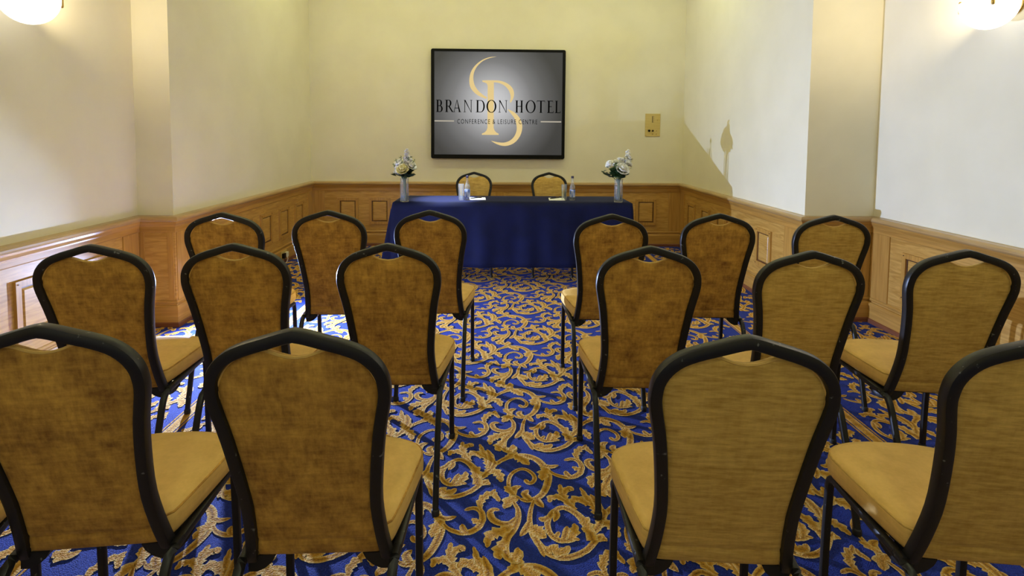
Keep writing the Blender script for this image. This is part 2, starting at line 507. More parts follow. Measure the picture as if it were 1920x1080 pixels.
def scroll_cell():
    verts, faces, tone = [], [], []
    rnd = random.Random(4)
    for si, (pts, w, lob) in enumerate(STROKES):
        P0 = [Vector((x, y)) for x, y in pts]
        L = sum((P0[i + 1] - P0[i]).length for i in range(len(P0) - 1))
        n = max(6, min(34, int(L / (0.011 if not lob else 0.0065))))
        P = [Vector((p.x, p.y)) for p in catmull([(x, y, 0) for x, y in pts], n)]
        base = len(verts)
        z = 0.0012 + si * 0.00004
        ph = rnd.uniform(0, PI)
        nl = max(2, round(L / 0.027))
        for i, p in enumerate(P):
            t = i / n
            tg = (P[min(i + 1, n)] - P[max(i - 1, 0)]).normalized()
            nr = Vector((-tg.y, tg.x))
            ww = w[0] + (w[1] - w[0]) * math.sin(min(t / 0.5, 1) * PI / 2) if t < 0.5 else w[2] + (w[1] - w[2]) * math.cos((t - 0.5) / 0.5 * PI / 2)
            hw = ww * 0.5 * 1.08
            a = b = 1.0
            if lob:
                env = math.sin(PI * min(max(t, 0.05), 0.97)) ** 0.5
                a += 0.85 * env * ((nl * t + ph) % 1.0 - 0.42)
                b += 0.85 * env * ((nl * t + ph + 0.4) % 1.0 - 0.42)
            elif L > 0.12:
                a += 0.14 * (abs(math.sin(nl * PI * t * 0.8)) - 0.5)
            if i == n:
                a = b = 0.35
            for u, tn in ((-1, 1.0), (-0.62, 0.62), (0.05, 0.12 if not lob else 0.3), (0.62, 0.55), (1, 0.95)):
                k = hw * (a if u < 0 else b)
                q = p + nr * (u * k)
                verts.append((q.x, q.y, z))
                tone.append(tn)
        for i in range(n):
            for j in range(4):
                k = base + i * 5 + j
                faces.append((k, k + 1, k + 6, k + 5))
    return verts, faces, tone
cv, cf, ct = scroll_cell()
BORDER = (-1.49, 1.707)
def carpet_pattern():
    V, Fc, T = [], [], []
    comp = []
    i0 = 0
    # split the cell back into strokes by face connectivity order
    for (pts, w, lob) in STROKES:
        L = sum((Vector(pts[i + 1]) - Vector(pts[i])).length for i in range(len(pts) - 1))
        n = max(6, min(34, int(L / (0.011 if not lob else 0.0065))))
        comp.append((i0, (n + 1) * 5, n))
        i0 += (n + 1) * 5
    for a in range(-9, 10):
        for b in range(-16, 22):
            off = LAT_A * a + LAT_B * b
            cx, cy = 0.1 + off.x, 1.9 + off.y
            if cy < 0.1 or cy > 6.9 or abs(cx) > 3.2:
                continue
            for (s, cnt, n) in comp:
                vv = [(cv[s + k][0] + off.x, cv[s + k][1] + off.y, cv[s + k][2]) for k in range(cnt)]
                xs = [v[0] for v in vv]
                ys = [v[1] for v in vv]
                mx, my = (min(xs) + max(xs)) / 2, (min(ys) + max(ys)) / 2
                xl = XL2 if my < SL else XL
                xr = XR2 if my < SR else XR
                if min(xs) < xl or max(xs) > xr or max(ys) > YB:
                    continue
                if any(min(xs) < bx + 0.045 and max(xs) > bx - 0.045 for bx in BORDER):
                    continue
                o = len(V)
                V.extend(vv)
                T.extend(ct[s:s + cnt])
                for i in range(n):
                    for j in range(4):
                        k = o + i * 5 + j
                        Fc.append((k, k + 1, k + 6, k + 5))
    for bx in BORDER:
        for dx, w, t0 in ((0, 0.022, 0.75), (-0.032, 0.004, 0.6), (0.032, 0.004, 0.6)):
            o = len(V)
            for y in (0.05, YB):
                for u, tn in ((-1, 1.0), (0, 0.45), (1, 1.0)):
                    V.append((bx + dx + u * w, y, 0.0012))
                    T.append(tn * t0)
            Fc += [(o, o + 1, o + 4, o + 3), (o + 1, o + 2, o + 5, o + 4)]
    o = mesh_obj('carpet_scrolls', V, Fc, M_GOLD, floor)
    ca = o.data.color_attributes.new('tone', 'FLOAT_COLOR', 'POINT')
    buf = []
    for t in T:
        buf += [t, t, t, 1.0]
    ca.data.foreach_set('color', buf)
    o['kind'] = 'stuff'
    return o
carpet_pattern()

# ------------------------------------------------------------------ oak wainscot
PATH = [Vector(p) for p in ((XL2, YN), (XL2, SL), (XL, SL), (XL, YB), (XR, YB), (XR, SR), (XR2, SR), (XR2, YN))]
def seg_tn(i):
    t = (PATH[i + 1] - PATH[i]).normalized()
    return t, Vector((t.y, -t.x))
def off_pt(i, d):
    ns = []
    if i > 0:
        ns.append(seg_tn(i - 1)[1])
    if i < len(PATH) - 1:
        ns.append(seg_tn(i)[1])
    if len(ns) == 1:
        return PATH[i] + ns[0] * d
    return PATH[i] + (ns[0] + ns[1]) * (d / (1 + ns[0].dot(ns[1])))
def prof_sweep(name, i0, i1, prof, mat, parent=None):
    bm = bmesh.new()
    rows = []
    for i in range(i0, i1 + 1):
        row = []
        for d, z in prof:
            p = off_pt(i, d)
            row.append(bm.verts.new((p.x, p.y, z)))
        rows.append(row)
    m = len(prof)
    for a, b in zip(rows, rows[1:]):
        for j in range(m):
            bm.faces.new((a[j], a[(j + 1) % m], b[(j + 1) % m], b[j]))
    bm.faces.new(rows[0])
    bm.faces.new(rows[-1])
    return bm_obj(name, bm, mat, parent)

P_BACK = [(0.0, 0.0), (0.0, 0.76), (0.012, 0.76), (0.012, 0.0)]
P_NOSE = [(0.0, 0.742), (0.0, 0.781), (0.044, 0.779), (0.052, 0.774), (0.056, 0.765), (0.056, 0.755), (0.051, 0.747), (0.044, 0.742)]
P_COVE = [(0.012, 0.700), (0.012, 0.742), (0.040, 0.742), (0.036, 0.728), (0.030, 0.718), (0.024, 0.708), (0.022, 0.700)]
P_TOPR = [(0.012, 0.662), (0.012, 0.700), (0.019, 0.700), (0.019, 0.668), (0.016, 0.662)]
P_BEAD1 = [(0.012, 0.160), (0.012, 0.186), (0.017, 0.184), (0.022, 0.178), (0.022, 0.168), (0.018, 0.161)]
P_SKIRT = [(0.012, 0.033), (0.012, 0.150), (0.020, 0.148), (0.025, 0.140), (0.027, 0.128), (0.027, 0.033)]
P_RED = [(0.0, 0.0), (0.0, 0.034), (0.026, 0.034), (0.034, 0.026), (0.036, 0.0)]

def local_mesh_box(bm, x0, x1, d0, d1, z0, z1):
    bm_box(bm, x0, x1, -d1, -d0, z0, z1)
def plaque_meshes():
    w, z0, z1 = 0.128, 0.262, 0.582
    bw = 0.034
    bm = bmesh.new()
    # four mitred boards of the raised frame
    O = [(-w, z0), (w, z0), (w, z1), (-w, z1)]
    I = [(-w + bw, z0 + bw), (w - bw, z0 + bw), (w - bw, z1 - bw), (-w + bw, z1 - bw)]
    for k in range(4):
        a, b = O[k], O[(k + 1) % 4]
        c, d = I[(k + 1) % 4], I[k]
        lo = [bm.verts.new((p[0], -0.012, p[1])) for p in (a, b, c, d)]
        hi = [bm.verts.new((p[0] * (0.985 if q < 2 else 1), -0.026, p[1])) for q, p in enumerate((a, b, c, d))]
        bm.faces.new(hi)
        for j in range(4):
            bm.faces.new((lo[j], lo[(j + 1) % 4], hi[(j + 1) % 4], hi[j]))
    frame = bm
    wi, a0, a1 = w - bw, z0 + bw, z1 - bw
    bead = bmesh.new()
    e = 0.009
    for (x0, x1, q0, q1) in ((-wi, wi, a0, a0 + e), (-wi, wi, a1 - e, a1), (-wi, -wi + e, a0 + e, a1 - e), (wi - e, wi, a0 + e, a1 - e)):
        local_mesh_box(bead, x0, x1, 0.012, 0.017, q0, q1)
    pan = bmesh.new()
    g = 0.012
    R = [(-wi + e, a0 + e), (wi - e, a0 + e), (wi - e, a1 - e), (-wi + e, a1 - e)]
    Q = [(-wi + e + g, a0 + e + g), (wi - e - g, a0 + e + g), (wi - e - g, a1 - e - g), (-wi + e + g, a1 - e - g)]
    lo = [pan.verts.new((x, -0.013, z)) for x, z in R]
    hi = [pan.verts.new((x, -0.021, z)) for x, z in Q]
    pan.faces.new(hi)
    for j in range(4):
        pan.faces.new((lo[j], lo[(j + 1) % 4], hi[(j + 1) % 4], hi[j]))
    peg = bmesh.new()
    bmesh.ops.create_cone(peg, cap_ends=True, segments=8, radius1=0.0045, radius2=0.004, depth=0.004, matrix=Matrix.Translation((0, -0.027, 0)) @ Matrix.Rotation(PI / 2, 4, 'X'))
    ms = []
    for nm, b, mt in (('panel_frame', frame, M_WOOD_V), ('bead', bead, M_DKWOOD), ('panel', pan, M_WOOD_F), ('peg', peg, M_DKWOOD)):
        bmesh.ops.recalc_face_normals(b, faces=b.faces)
        me = bpy.data.meshes.new(nm)
        b.to_mesh(me)
        b.free()
        me.materials.append(mt)
        ms.append(me)
    return ms, [(x, z) for x in (-w + 0.017, w - 0.017) for z in (z0 + 0.017, z1 - 0.017)]
PLQ, PEGS = plaque_meshes()
def link(name, me, parent):
    o = bpy.data.objects.new(name, me)
    COL.objects.link(o)
    o.parent = parent
    return o
def plaque(seg, s, parent):
    t, n = seg_tn(seg)
    p = PATH[seg] + t * s
    f = link('panel_frame', PLQ[0], parent)
    f.location = (p.x, p.y, 0)
    f.rotation_euler = (0, 0, math.atan2(t.y, t.x))
    link('bead', PLQ[1], f)
    link('panel', PLQ[2], f)
    for x, z in PEGS:
        g = link('peg', PLQ[3], f)
        g.location = (x, 0, z)
def stile(seg, s0, s1, parent):
    t, n = seg_tn(seg)
    p = PATH[seg]
    bm = bmesh.new()
    local_mesh_box(bm, s0, s1, 0.012, 0.019, 0.186, 0.664)
    o = bm_obj('stile', bm, M_WOOD_V, parent)
    o.location = (p.x, p.y, 0)
    o.rotation_euler = (0, 0, math.atan2(t.y, t.x))

def wainscot(tname, bname, i0, i1):
    tr = prof_sweep(tname, i0, i1, P_BACK, M_WOOD_F)
    struct(tr)
    prof_sweep('rail_cap', i0, i1, P_NOSE, M_NOSE, tr)
    prof_sweep('cove', i0, i1, P_COVE, M_WOOD_H, tr)
    prof_sweep('top_rail', i0, i1, P_TOPR, M_WOOD_H, tr)
    prof_sweep('base_bead', i0, i1, P_BEAD1, M_WOOD_H, tr)
    b = prof_sweep(bname, i0, i1, P_SKIRT, M_WOOD_H)
    struct(b)
    prof_sweep('base_strip', i0, i1, P_RED, M_RED, b)
    return tr
tl = wainscot('trim_1', 'baseboard_left', 0, 3)
tb = wainscot('trim_2', 'baseboard_back', 3, 4)
tr = wainscot('trim_3', 'baseboard_right', 4, 7)
for y in (3.305, 2.878, 2.45, 2.03, 1.61):
    plaque(0, y - YN, tl)
for y in (4.30, 4.73, 5.157, 5.585, 6.006):
    plaque(2, y - SL, tl)
for x in (-1.811, -1.430, -1.05, -0.67, -0.29, 0.31, 0.69, 1.07, 1.43, 1.808):
    plaque(3, x - XL, tb)
for y in (6.06, 5.64, 5.22, 4.80, 4.378):
    plaque(4, YB - y, tr)
for y in (3.372, 2.945, 2.52, 2.10, 1.68):
    plaque(6, SR - y, tr)
for seg, a, b, par in ((0, 3.55 - YN, 3.70 - YN, tl), (1, 0.012, 0.046, tl), (1, 0.205, 0.2422, tl), (2, 0.0, 0.22, tl), (2, 6.29 - SL, YB - SL - 0.02, tl),
                       (3, 0.02, 0.16, tb), (3, 2.215, 2.315, tb), (3, 2.084 - XL, XR - XL - 0.02, tb),
                       (4, 0.02, 0.155, tr), (4, YB - 4.06, YB - SR, tr), (5, 0.0, 0.05, tr), (5, 0.44, 0.49, tr), (6, 0.02, 0.20, tr)):
    stile(seg, a, b, par)

# ------------------------------------------------------------------ banquet chairs
OUTL = [(0.0, 0.975), (0.0225, 0.9705), (0.061, 0.9585), (0.102, 0.9455), (0.137, 0.929), (0.163, 0.905), (0.179, 0.876), (0.1845, 0.846), (0.1835, 0.812), (0.1695, 0.735), (0.159, 0.645), (0.152, 0.55), (0.156, 0.465), (0.1625, 0.41)]
FW, FD = 0.026, 0.025
def back_y(z):
    # lean and gentle curve of the backrest: top furthest from the sitter
    t = (z - 0.397) / 0.578
    return 0.030 + 0.145 * (1 - t) - 0.010 * math.sin(PI * max(0, min(1, t)))
def interp(tbl, v):
    for (a, b), (c, d) in zip(tbl, tbl[1:]):
        lo, hi = min(a, c), max(a, c)
        if lo <= v <= hi:
            return b + (d - b) * (v - a) / (c - a)
    return tbl[0][1] if abs(v - tbl[0][0]) < abs(v - tbl[-1][0]) else tbl[-1][1]
HW = [(z, x) for x, z in OUTL[7:]]          # half width of the outline against height
ZTOP = [(0.0, 0.912), (0.025, 0.915), (0.0455, 0.924), (0.063, 0.931), (0.086, 0.9265), (0.107, 0.918), (0.127, 0.9035), (0.144, 0.882), (0.159, 0.848)]

def make_chair(fab):
    root = empty('banquet_chair')
    # --- back frame: one bent tube over the crown, its lower ends curled forward to the seat rails
    half = catmull([(x, 0, z) for x, z in OUTL], 34)
    cen = []
    for i, p in enumerate(half):
        q = half[min(i + 1, len(half) - 1)] - half[max(i - 1, 0)]
        nrm = Vector((q.z, 0, -q.x)).normalized()
        if i == 0:
            nrm = Vector((0, 0, -1))
        c = p + nrm * FW / 2
        c.x = max(c.x, 0)
        cen.append(Vector((c.x, back_y(c.z), c.z)))
    tail = [Vector((0.152, 0.182, 0.384)), Vector((0.154, 0.200, 0.368)), Vector((0.158, 0.225, 0.365)), Vector((0.164, 0.250, 0.376))]
    right = cen + catmull([cen[-1]] + tail, 8)[1:]
    left = [Vector((-p.x, p.y, p.z)) for p in reversed(right)]
    path = left + right[1:]
    sweep('back_frame', path, rrect(FW, 0.028, 0.0055, 2), M_FRAME, root, ref=lambda i: Vector((0, 1, 0.0001)) if path[i].z > 0.385 else Vector((0, 0.9, 0.9)))
    # --- upholstered back panel
    nu, nv = 28, 26
    th = 0.015
    zb = 0.398
    def pt(u, v, side):
        xt = abs(u) * 0.159
        zt = interp(ZTOP, xt)
        z = zb + v * (zt - zb)
        hw = interp(HW, min(z, 0.846)) - 0.0225
        x = u * hw
        e = (1 - abs(u) ** 7) * (1 - abs(2 * v - 1) ** (9 if v > 0.5 else 60))
        bulge = th * (0.35 + 0.65 * max(e, 0) ** 0.45)
        if side < 0:
            d = -bulge * 0.75 + 0.0035 * math.exp(-((z - 0.443) / 0.006) ** 2)
        else:
            d = bulge * 1.7
        return (x, back_y(z) + 0.002 + d, z)
    us = [math.copysign(abs(-1 + 2 * i / nu) ** 0.8, -1 + 2 * i / nu) for i in range(nu + 1)]
    vs = [0.5 - 0.5 * math.cos(PI * j / nv) * 1.0 for j in range(nv + 1)]
    vs = sorted(vs + [0.07, 0.085, 0.10, 0.115])
    vs = sorted(set(round(v, 5) for v in vs))
    nvv = len(vs)
    V, Fa = [], []
    for side in (-1, 1):
        for v in vs:
            for u in us:
                V.append(pt(u, v, side))
    m = nu + 1
    tot = m * nvv
    for j in range(nvv - 1):
        for i in range(nu):
            k = j * m + i
            Fa.append((k, k + 1, k + m + 1, k + m))
            Fa.append((tot + k + 1, tot + k, tot + k + m, tot + k + m + 1))
    for i in range(nu):
        Fa.append((i + 1, i, tot + i, tot + i + 1))
        k = (nvv - 1) * m + i
        Fa.append((k, k + 1, tot + k + 1, tot + k))
    for j in range(nvv - 1):
        Fa.append((j * m, (j + 1) * m, tot + (j + 1) * m, tot + j * m))
        Fa.append(((j + 1) * m + nu, j * m + nu, tot + j * m + nu, tot + (j + 1) * m + nu))
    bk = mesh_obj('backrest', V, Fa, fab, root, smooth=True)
    # piping round the edge of the back panel (sub-part)
    pip = [pt(-1, v, -1) for v in vs] + [pt(u, 1, -1) for u in us[1:]] + [pt(1, v, -1) for v in reversed(vs[:-1])]
    sweep('piping', pip, circ(0.0035, 6), M_FAB_SEAT, bk)
    # --- seat cushion
    y0, y1 = 0.165, 0.540
    prof = []
    def seat_hw(t):
        w = 0.158 + 0.045 * min(1, t / 0.72) ** 0.8
        if t > 0.72:
            w *= math.sqrt(max(0.0, 1 - ((t - 0.72) / 0.285) ** 2.6))
        if t < 0.06:
            w -= 0.02 * (1 - t / 0.06)
        return w
    ring = []
    nt_ = 26
    ts = [0.5 - 0.5 * math.cos(PI * i / nt_) for i in range(nt_ + 1)]
    for t in ts:
        ring.append((seat_hw(t), y0 + (y1 - y0) * t))
    outline = [(x, y) for x, y in ring] + [(-x, y) for x, y in reversed(ring)][1 if ring[-1][0] < 1e-4 else 0:]
    cxs, cys = 0.0, (y0 + y1) / 2
    layers = [(0.93, 0.404), (0.975, 0.406), (1.0, 0.414), (1.005, 0.430), (1.0, 0.447), (0.992, 0.456), (0.965, 0.4635), (0.90, 0.468), (0.72, 0.473), (0.45, 0.477), (0.18, 0.4785)]
    V, Fa = [], []
    k = len(outline)
    for s, z in layers:
        for x, y in outline:
            V.append((x * s, cys + (y - cys) * s, z + 0.006 * (y - cys)))
    for a in range(len(layers) - 1):
        for i in range(k):
            i2 = (i + 1) % k
            Fa.append((a * k + i, a * k + i2, (a + 1) * k + i2, (a + 1) * k + i))
    V.append((0, cys, 0.479))
    for i in range(k):
        Fa.append(((len(layers) - 1) * k + i, (len(layers) - 1) * k + (i + 1) % k, len(V) - 1))
    Fa.append(tuple(range(k - 1, -1, -1)))
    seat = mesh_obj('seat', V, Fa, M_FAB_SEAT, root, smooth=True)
    seam = [(x * 0.985, cys + (y - cys) * 0.985, 0.4585 + 0.006 * (y - cys)) for x, y in outline]
    sweep('seat_piping', seam + [seam[0]], circ(0.0028, 6), fab, seat)
    # seat board under the cushion
    V = [(x * 0.92, cys + (y - cys) * 0.92, z) for z in (0.392, 0.4045) for x, y in outline]
    Fa = [tuple(range(k - 1, -1, -1)), tuple(range(k, 2 * k))] + [(i, (i + 1) % k, k + (i + 1) % k, k + i) for i in range(k)]
    mesh_obj('seat_board', V, Fa, M_RUBBER, root)
    # --- legs and side rails: one inverted U of tube each side
    sec = rrect(0.022, 0.021, 0.007, 2)
    for s in (-1, 1):
        P = rounded_path([(s * 0.170, 0.0, 0.012), (s * 0.170, 0.055, 0.20), (s * 0.170, 0.135, 0.388), (s * 0.173, 0.195, 0.390)], 0.055, 6)
        lg = sweep('leg', P, sec, M_FRAME, root, ref=(0.0, 1, 0.3))
        lathe('foot_cap', [(0.0135, 0.0), (0.0145, 0.006), (0.0145, 0.020), (0.012, 0.024)], M_RUBBER, lg, 10, (s * 0.170, 0.001, 0.0))
        sweep('seat_rail', [(s * 0.173, 0.19, 0.390), (s * 0.180, 0.33, 0.391), (s * 0.184, 0.42, 0.391)], sec, M_FRAME, root, ref=(0, 0, 1))
        P = rounded_path([(s * 0.184, 0.415, 0.391), (s * 0.186, 0.475, 0.391), (s * 0.186, 0.485, 0.20), (s * 0.186, 0.488, 0.012)], 0.045, 6)
        lg = sweep('leg', P, sec, M_FRAME, root, ref=(0.0, 1, 0.3))
        lathe('foot_cap', [(0.0135, 0.0), (0.0145, 0.006), (0.0145, 0.020), (0.012, 0.024)], M_RUBBER, lg, 10, (s * 0.186, 0.488, 0.0))
        # gusset bracket between the back tube and the seat board
        bm = bmesh.new()
        out = [(0.158, 0.398), (0.098, 0.398), (0.106, 0.382), (0.122, 0.368), (0.140, 0.360), (0.160, 0.360)]
        fr = [bm.verts.new((s * x, 0.168, z)) for x, z in out]
        bk_ = [bm.verts.new((s * x, 0.225, z)) for x, z in out]
        bm.faces.new(fr)
        bm.faces.new(bk_)
        for i in range(len(out)):
            j = (i + 1) % len(out)
            bm.faces.new((fr[i], fr[j], bk_[j], bk_[i]))
        bm_obj('bracket', bm, M_FRAME, root)
    return root

def copy_tree(o, parent=None):
    c = o.copy()
    COL.objects.link(c)
    c.parent = parent
    for ch in o.children:
        copy_tree(ch, c)
    return c

protoA, protoB = make_chair(M_FAB_A), make_chair(M_FAB_B)
used = set()
def place_chair(kind, ax, ay, yaw, label, group, zz=0.0):
    """ax, ay: where the crown of the backrest stands; yaw turns the chair"""
    src = protoA if kind == 'A' else protoB
    r = src if kind not in used else copy_tree(src)
    used.add(kind)
    v = Matrix.Rotation(yaw, 3, 'Z') @ Vector((0, 0.033, 0))
    r.location = (ax - v.x, ay - v.y, zz)
    r.rotation_euler = (0, 0, yaw)
    tag(r, label, 'chair', group)
    return r
G1, G2, G3 = 'chairs in the row nearest the camera', 'chairs in the middle row', 'chairs in the row nearest the table'
CH = [
 ('A', -1.28, 0.93, 0.34, 'brown padded chair at the far left edge, only its seat corner in view', G1),
 ('A', -0.913, 1.067, 0.09, 'brown padded chair in the nearest row, cut by the left picture edge', G1),
 ('A', -0.401, 1.04, 0.02, 'dark brown padded chair in the nearest row, left of the aisle', G1),
 ('B', 0.489, 1.0, -0.08, 'padded chair tinted tan for bounced light, in the nearest row, right of the aisle', G1),
 ('B', 1.09, 0.99, -0.12, 'padded chair tinted tan for bounced light, in the nearest row, cut by the right picture edge', G1),
 ('A', -1.39, 1.832, 0.14, 'brown padded chair in the middle row, closest to the left wall', G2),
 ('A', -0.919, 1.856, 0.06, 'brown padded chair in the middle row, second from the left wall', G2),
 ('A', -0.387, 1.863, 0, 'brown padded chair in the middle row, just left of the aisle', G2),
 ('A', 0.534, 1.83, -0.05, 'brown padded chair in the middle row, just right of the aisle', G2),
 ('B', 1.068, 1.758, -0.06, 'padded chair tinted tan for bounced light, in the middle row, second from the right wall', G2),
 ('B', 1.624, 1.781, -0.12, 'padded chair tinted tan for bounced light, in the middle row, closest to the right wall', G2),
 ('A', -1.327, 2.58, 0.05, 'brown padded chair in the row by the table, closest to the left wall', G3),
 ('A', -0.849, 2.667, 0.03, 'brown padded chair in the row by the table, middle of the left three', G3),
 ('A', -0.344, 2.682, -0.02, 'brown padded chair in the row by the table, left of the aisle', G3),
 ('A', 0.559, 2.581, -0.02, 'brown padded chair in the row by the table, right of the aisle', G3),
 ('A', 1.106, 2.613, -0.06, 'brown padded chair in the row by the table, middle of the right three', G3),
 ('B', 1.663, 2.576, -0.09, 'padded chair tinted tan for bounced light, in the row by the table, closest to the right wall', G3),
]
for c in CH:
    place_chair(*c)
place_chair('B', -0.247, 5.45, PI, 'padded chair behind the navy table, on the left, facing the room', 'chairs behind the table')
place_chair('B', 0.521, 5.45, PI, 'padded chair behind the navy table, on the right, facing the room', 'chairs behind the table')

# ------------------------------------------------------------------ top table and cloth
TX0, TX1, TY0, TY1, TZ = -0.945, 1.219, 4.78, 5.32, 0.74
tbl = tag(empty('folding_table', ((TX0 + TX1) / 2, (TY0 + TY1) / 2, 0)), 'long folding table standing under the navy cloth in front of the screen', 'table')
def rel(o, root):
    o.location = Vector(o.location) - Vector(root.location)
    return o
rel(box_obj('tabletop', TX0 + 0.006, TX1 - 0.006, TY0 + 0.006, TY1 - 0.006, TZ - 0.03, TZ - 0.003, M_WOOD_H, tbl, 0.004), tbl)
for x in (TX0 + 0.07, TX1 - 0.07):
    for y in (TY0 + 0.07, TY1 - 0.06):
        rel(sweep('leg', [(x, y, 0), (x, y, TZ - 0.03)], circ(0.014, 8), M_FRAME, tbl), tbl)

def tablecloth():
    rnd = random.Random(11)
    nx, drop = 150, 0.585
    V, Fa = [], []
    # cross rows: back overhang, top, front fall; columns run along the table, ends fall at the sides
    rows = []
    for z in (TZ - 0.10, TZ - 0.04, TZ):
        rows.append(('b', z))
    for t in (0.0, 0.25, 0.5, 0.75, 1.0):
        rows.append(('t', t))
    for k in range(1, 15):
        rows.append(('f', k / 14))
    ph = [rnd.uniform(0, 6.28) for _ in range(6)]
    def wave(x):
        return 0.5 * math.sin(9.5 * x + ph[0]) + 0.35 * math.sin(17 * x + ph[1]) + 0.22 * math.sin(31 * x + ph[2])
    L = TX1 - TX0
    def side_cols(sgn):
        return [(sgn, k / 10) for k in range(10, 0, -1)]
    cols = [(-1, k / 10) for k in range(10, 0, -1)] + [(0, i / nx) for i in range(nx + 1)] + [(1, k / 10) for k in range(1, 11)]
    for r, a in rows:
        for c, b in cols:
            if c == 0:
                x = TX0 + L * b
                if r == 'b':
                    p = (x, TY1 + 0.004, a)
                elif r == 't':
                    p = (x, TY1 + (TY0 - TY1) * a, TZ + 0.0015)
                else:
                    fall = a * drop
                    wv = wave(x) * 0.016 * min(1, a * 1.6)
                    p = (x, TY0 - 0.004 - 0.012 * a - wv - (0.004 if a > 0 else 0), TZ - fall)
            else:
                xe = TX0 if c < 0 else TX1
                fl = 0.115 if c < 0 else 0.03
                if r == 'b':
                    p = (xe + c * (0.004 + fl * b), TY1 + 0.004 + 0.02 * b, min(a, TZ - b * drop * (1 if r != 'b' else 1)))
                elif r == 't':
                    y = TY1 + (TY0 - TY1) * a
                    p = (xe + c * (0.004 + fl * b + 0.012 * b * math.sin(y * 22)), y, TZ - b * drop)
                else:
                    # corner fold: the hanging corner gathers into a flare between side and front
                    p = (xe + c * (0.004 + fl * b * (1 - 0.1 * a)), TY0 - 0.004 - 0.03 * a * b - 0.012 * a, TZ - max(b, a) * drop)
            V.append(p)
    m = len(cols)
    for j in range(len(rows) - 1):
        for i in range(m - 1):
            k = j * m + i
            Fa.append((k, k + 1, k + m + 1, k + m))
    o = mesh_obj('tablecloth', V, Fa, M_CLOTH, None, smooth=True)
    md = o.modifiers.new('thickness', 'SOLIDIFY')
    md.thickness = 0.002
    md.offset = 0
    return o
tag(tablecloth(), 'dark navy cloth draped over the long table below the screen', 'tablecloth')

# ------------------------------------------------------------------ wall screen
def tvx(u): return -0.806 + 1.601 * (u - 127) / 1083
def tvz(v): return 2.367 - 1.3025 * (v - 104) / 876
TVY = YB - 0.055
tv = tag(empty('wall_screen', (0, YB, 1.715)), 'large black framed screen showing a hotel logo on the far wall', 'screen')
def tvpart(o):
    o.location = (o.location.x, o.location.y - YB, o.location.z - 1.715)
    return o
bm = bmesh.new()
def rr2(x0, x1, z0, z1, r, n=4):
    pts = []
    for cx, cz, a0 in ((x1 - r, z1 - r, 0), (x0 + r, z1 - r, PI / 2), (x0 + r, z0 + r, PI), (x1 - r, z0 + r, 1.5 * PI)):
        for k in range(n + 1):
            a = a0 + k / n * PI / 2
            pts.append((cx + r * math.cos(a), cz + r * math.sin(a)))
    return pts
def ring_solid(bm, outer, inner, y_front, y_back):
    n = len(outer)
    of = [bm.verts.new((x, y_front + 0.004, z)) for x, z in outer]
    om = [bm.verts.new((x * 0.996, y_front, 1.715 + (z - 1.715) * 0.996)) for x, z in outer]
    ob = [bm.verts.new((x, y_back, z)) for x, z in outer]
    inf = [bm.verts.new((x, y_front, z)) for x, z in inner]
    inb = [bm.verts.new((x, y_front + 0.012, z)) for x, z in inner]
    for i in range(n):
        j = (i + 1) % n
        bm.faces.new((ob[i], ob[j], of[j], of[i]))
        bm.faces.new((of[i], of[j], om[j], om[i]))
        bm.faces.new((om[i], om[j], inf[j], inf[i]))
        bm.faces.new((inf[i], inf[j], inb[j], inb[i]))
    bm.faces.new(ob)
X0, X1, Z0, Z1 = tvx(127), tvx(1210), tvz(980), tvz(104)
x0, x1, z0, z1 = tvx(153), tvx(1186), tvz(947), tvz(125)
ring_solid(bm, rr2(X0, X1, Z0, Z1, 0.022), rr2(x0, x1, z0, z1, 0.004), TVY, YB - 0.001)
tvpart(bm_obj('bezel', bm, M_BLACKGLOSS, tv))
def screen_mat():
    m = bpy.data.materials.new('lit_screen_gradient')
    m.use_nodes = True
    nt = m.node_tree
    b = nt.nodes['Principled BSDF']
    tc = N(nt, 'ShaderNodeTexCoord')
    mp = N(nt, 'ShaderNodeMapping')
    mp.inputs['Location'].default_value = (0.09, 0, -0.02)
    mp.inputs['Scale'].default_value = (1.22, 0, 1.18)
    nt.links.new(tc.outputs['Object'], mp.inputs['Vector'])
    ln = N(nt, 'ShaderNodeVectorMath', operation='LENGTH')
    nt.links.new(mp.outputs[0], ln.inputs[0])
    cr = N(nt, 'ShaderNodeValToRGB')
    e = cr.color_ramp.elements
    e[0].position, e[0].color = 0.0, (0.55, 0.55, 0.58, 1)
    e[1].position, e[1].color = 1.0, (0.035, 0.035, 0.036, 1)
    for p, c in ((0.18, 0.48), (0.38, 0.32), (0.58, 0.165), (0.78, 0.085)):
        k = e.new(p)
        k.color = (c, c, c * 1.03, 1)
    nt.links.new(ln.outputs['Value'], cr.inputs['Fac'])
    b.inputs['Base Color'].default_value = (0.01, 0.01, 0.01, 1)
    b.inputs['Roughness'].default_value = 0.35
    nt.links.new(cr.outputs['Color'], b.inputs['Emission Color'])
    b.inputs['Emission Strength'].default_value = 1.0
    return m
me = mesh_obj('screen', [(x0 - 0.003, TVY + 0.010, z0 - 0.003), (x1 + 0.003, TVY + 0.010, z0 - 0.003), (x1 + 0.003, TVY + 0.010, z1 + 0.003), (x0 - 0.003, TVY + 0.010, z1 + 0.003)], [(0, 1, 2, 3)], screen_mat(), tv)
# bring the mesh to its own origin so the gradient sits on the screen
for v in me.data.vertices:
    v.co.y -= YB
    v.co.z -= 1.715
M_LOGO = emit('lit_logo_gold', (0.72, 0.54, 0.24), 1.0)
M_LINE = emit('lit_rule_cream', (0.42, 0.38, 0.30), 1.0)
M_INK = plain('screen_black_lettering', (0.004, 0.004, 0.005), 0.8, Specular_IOR_Level=0.0)

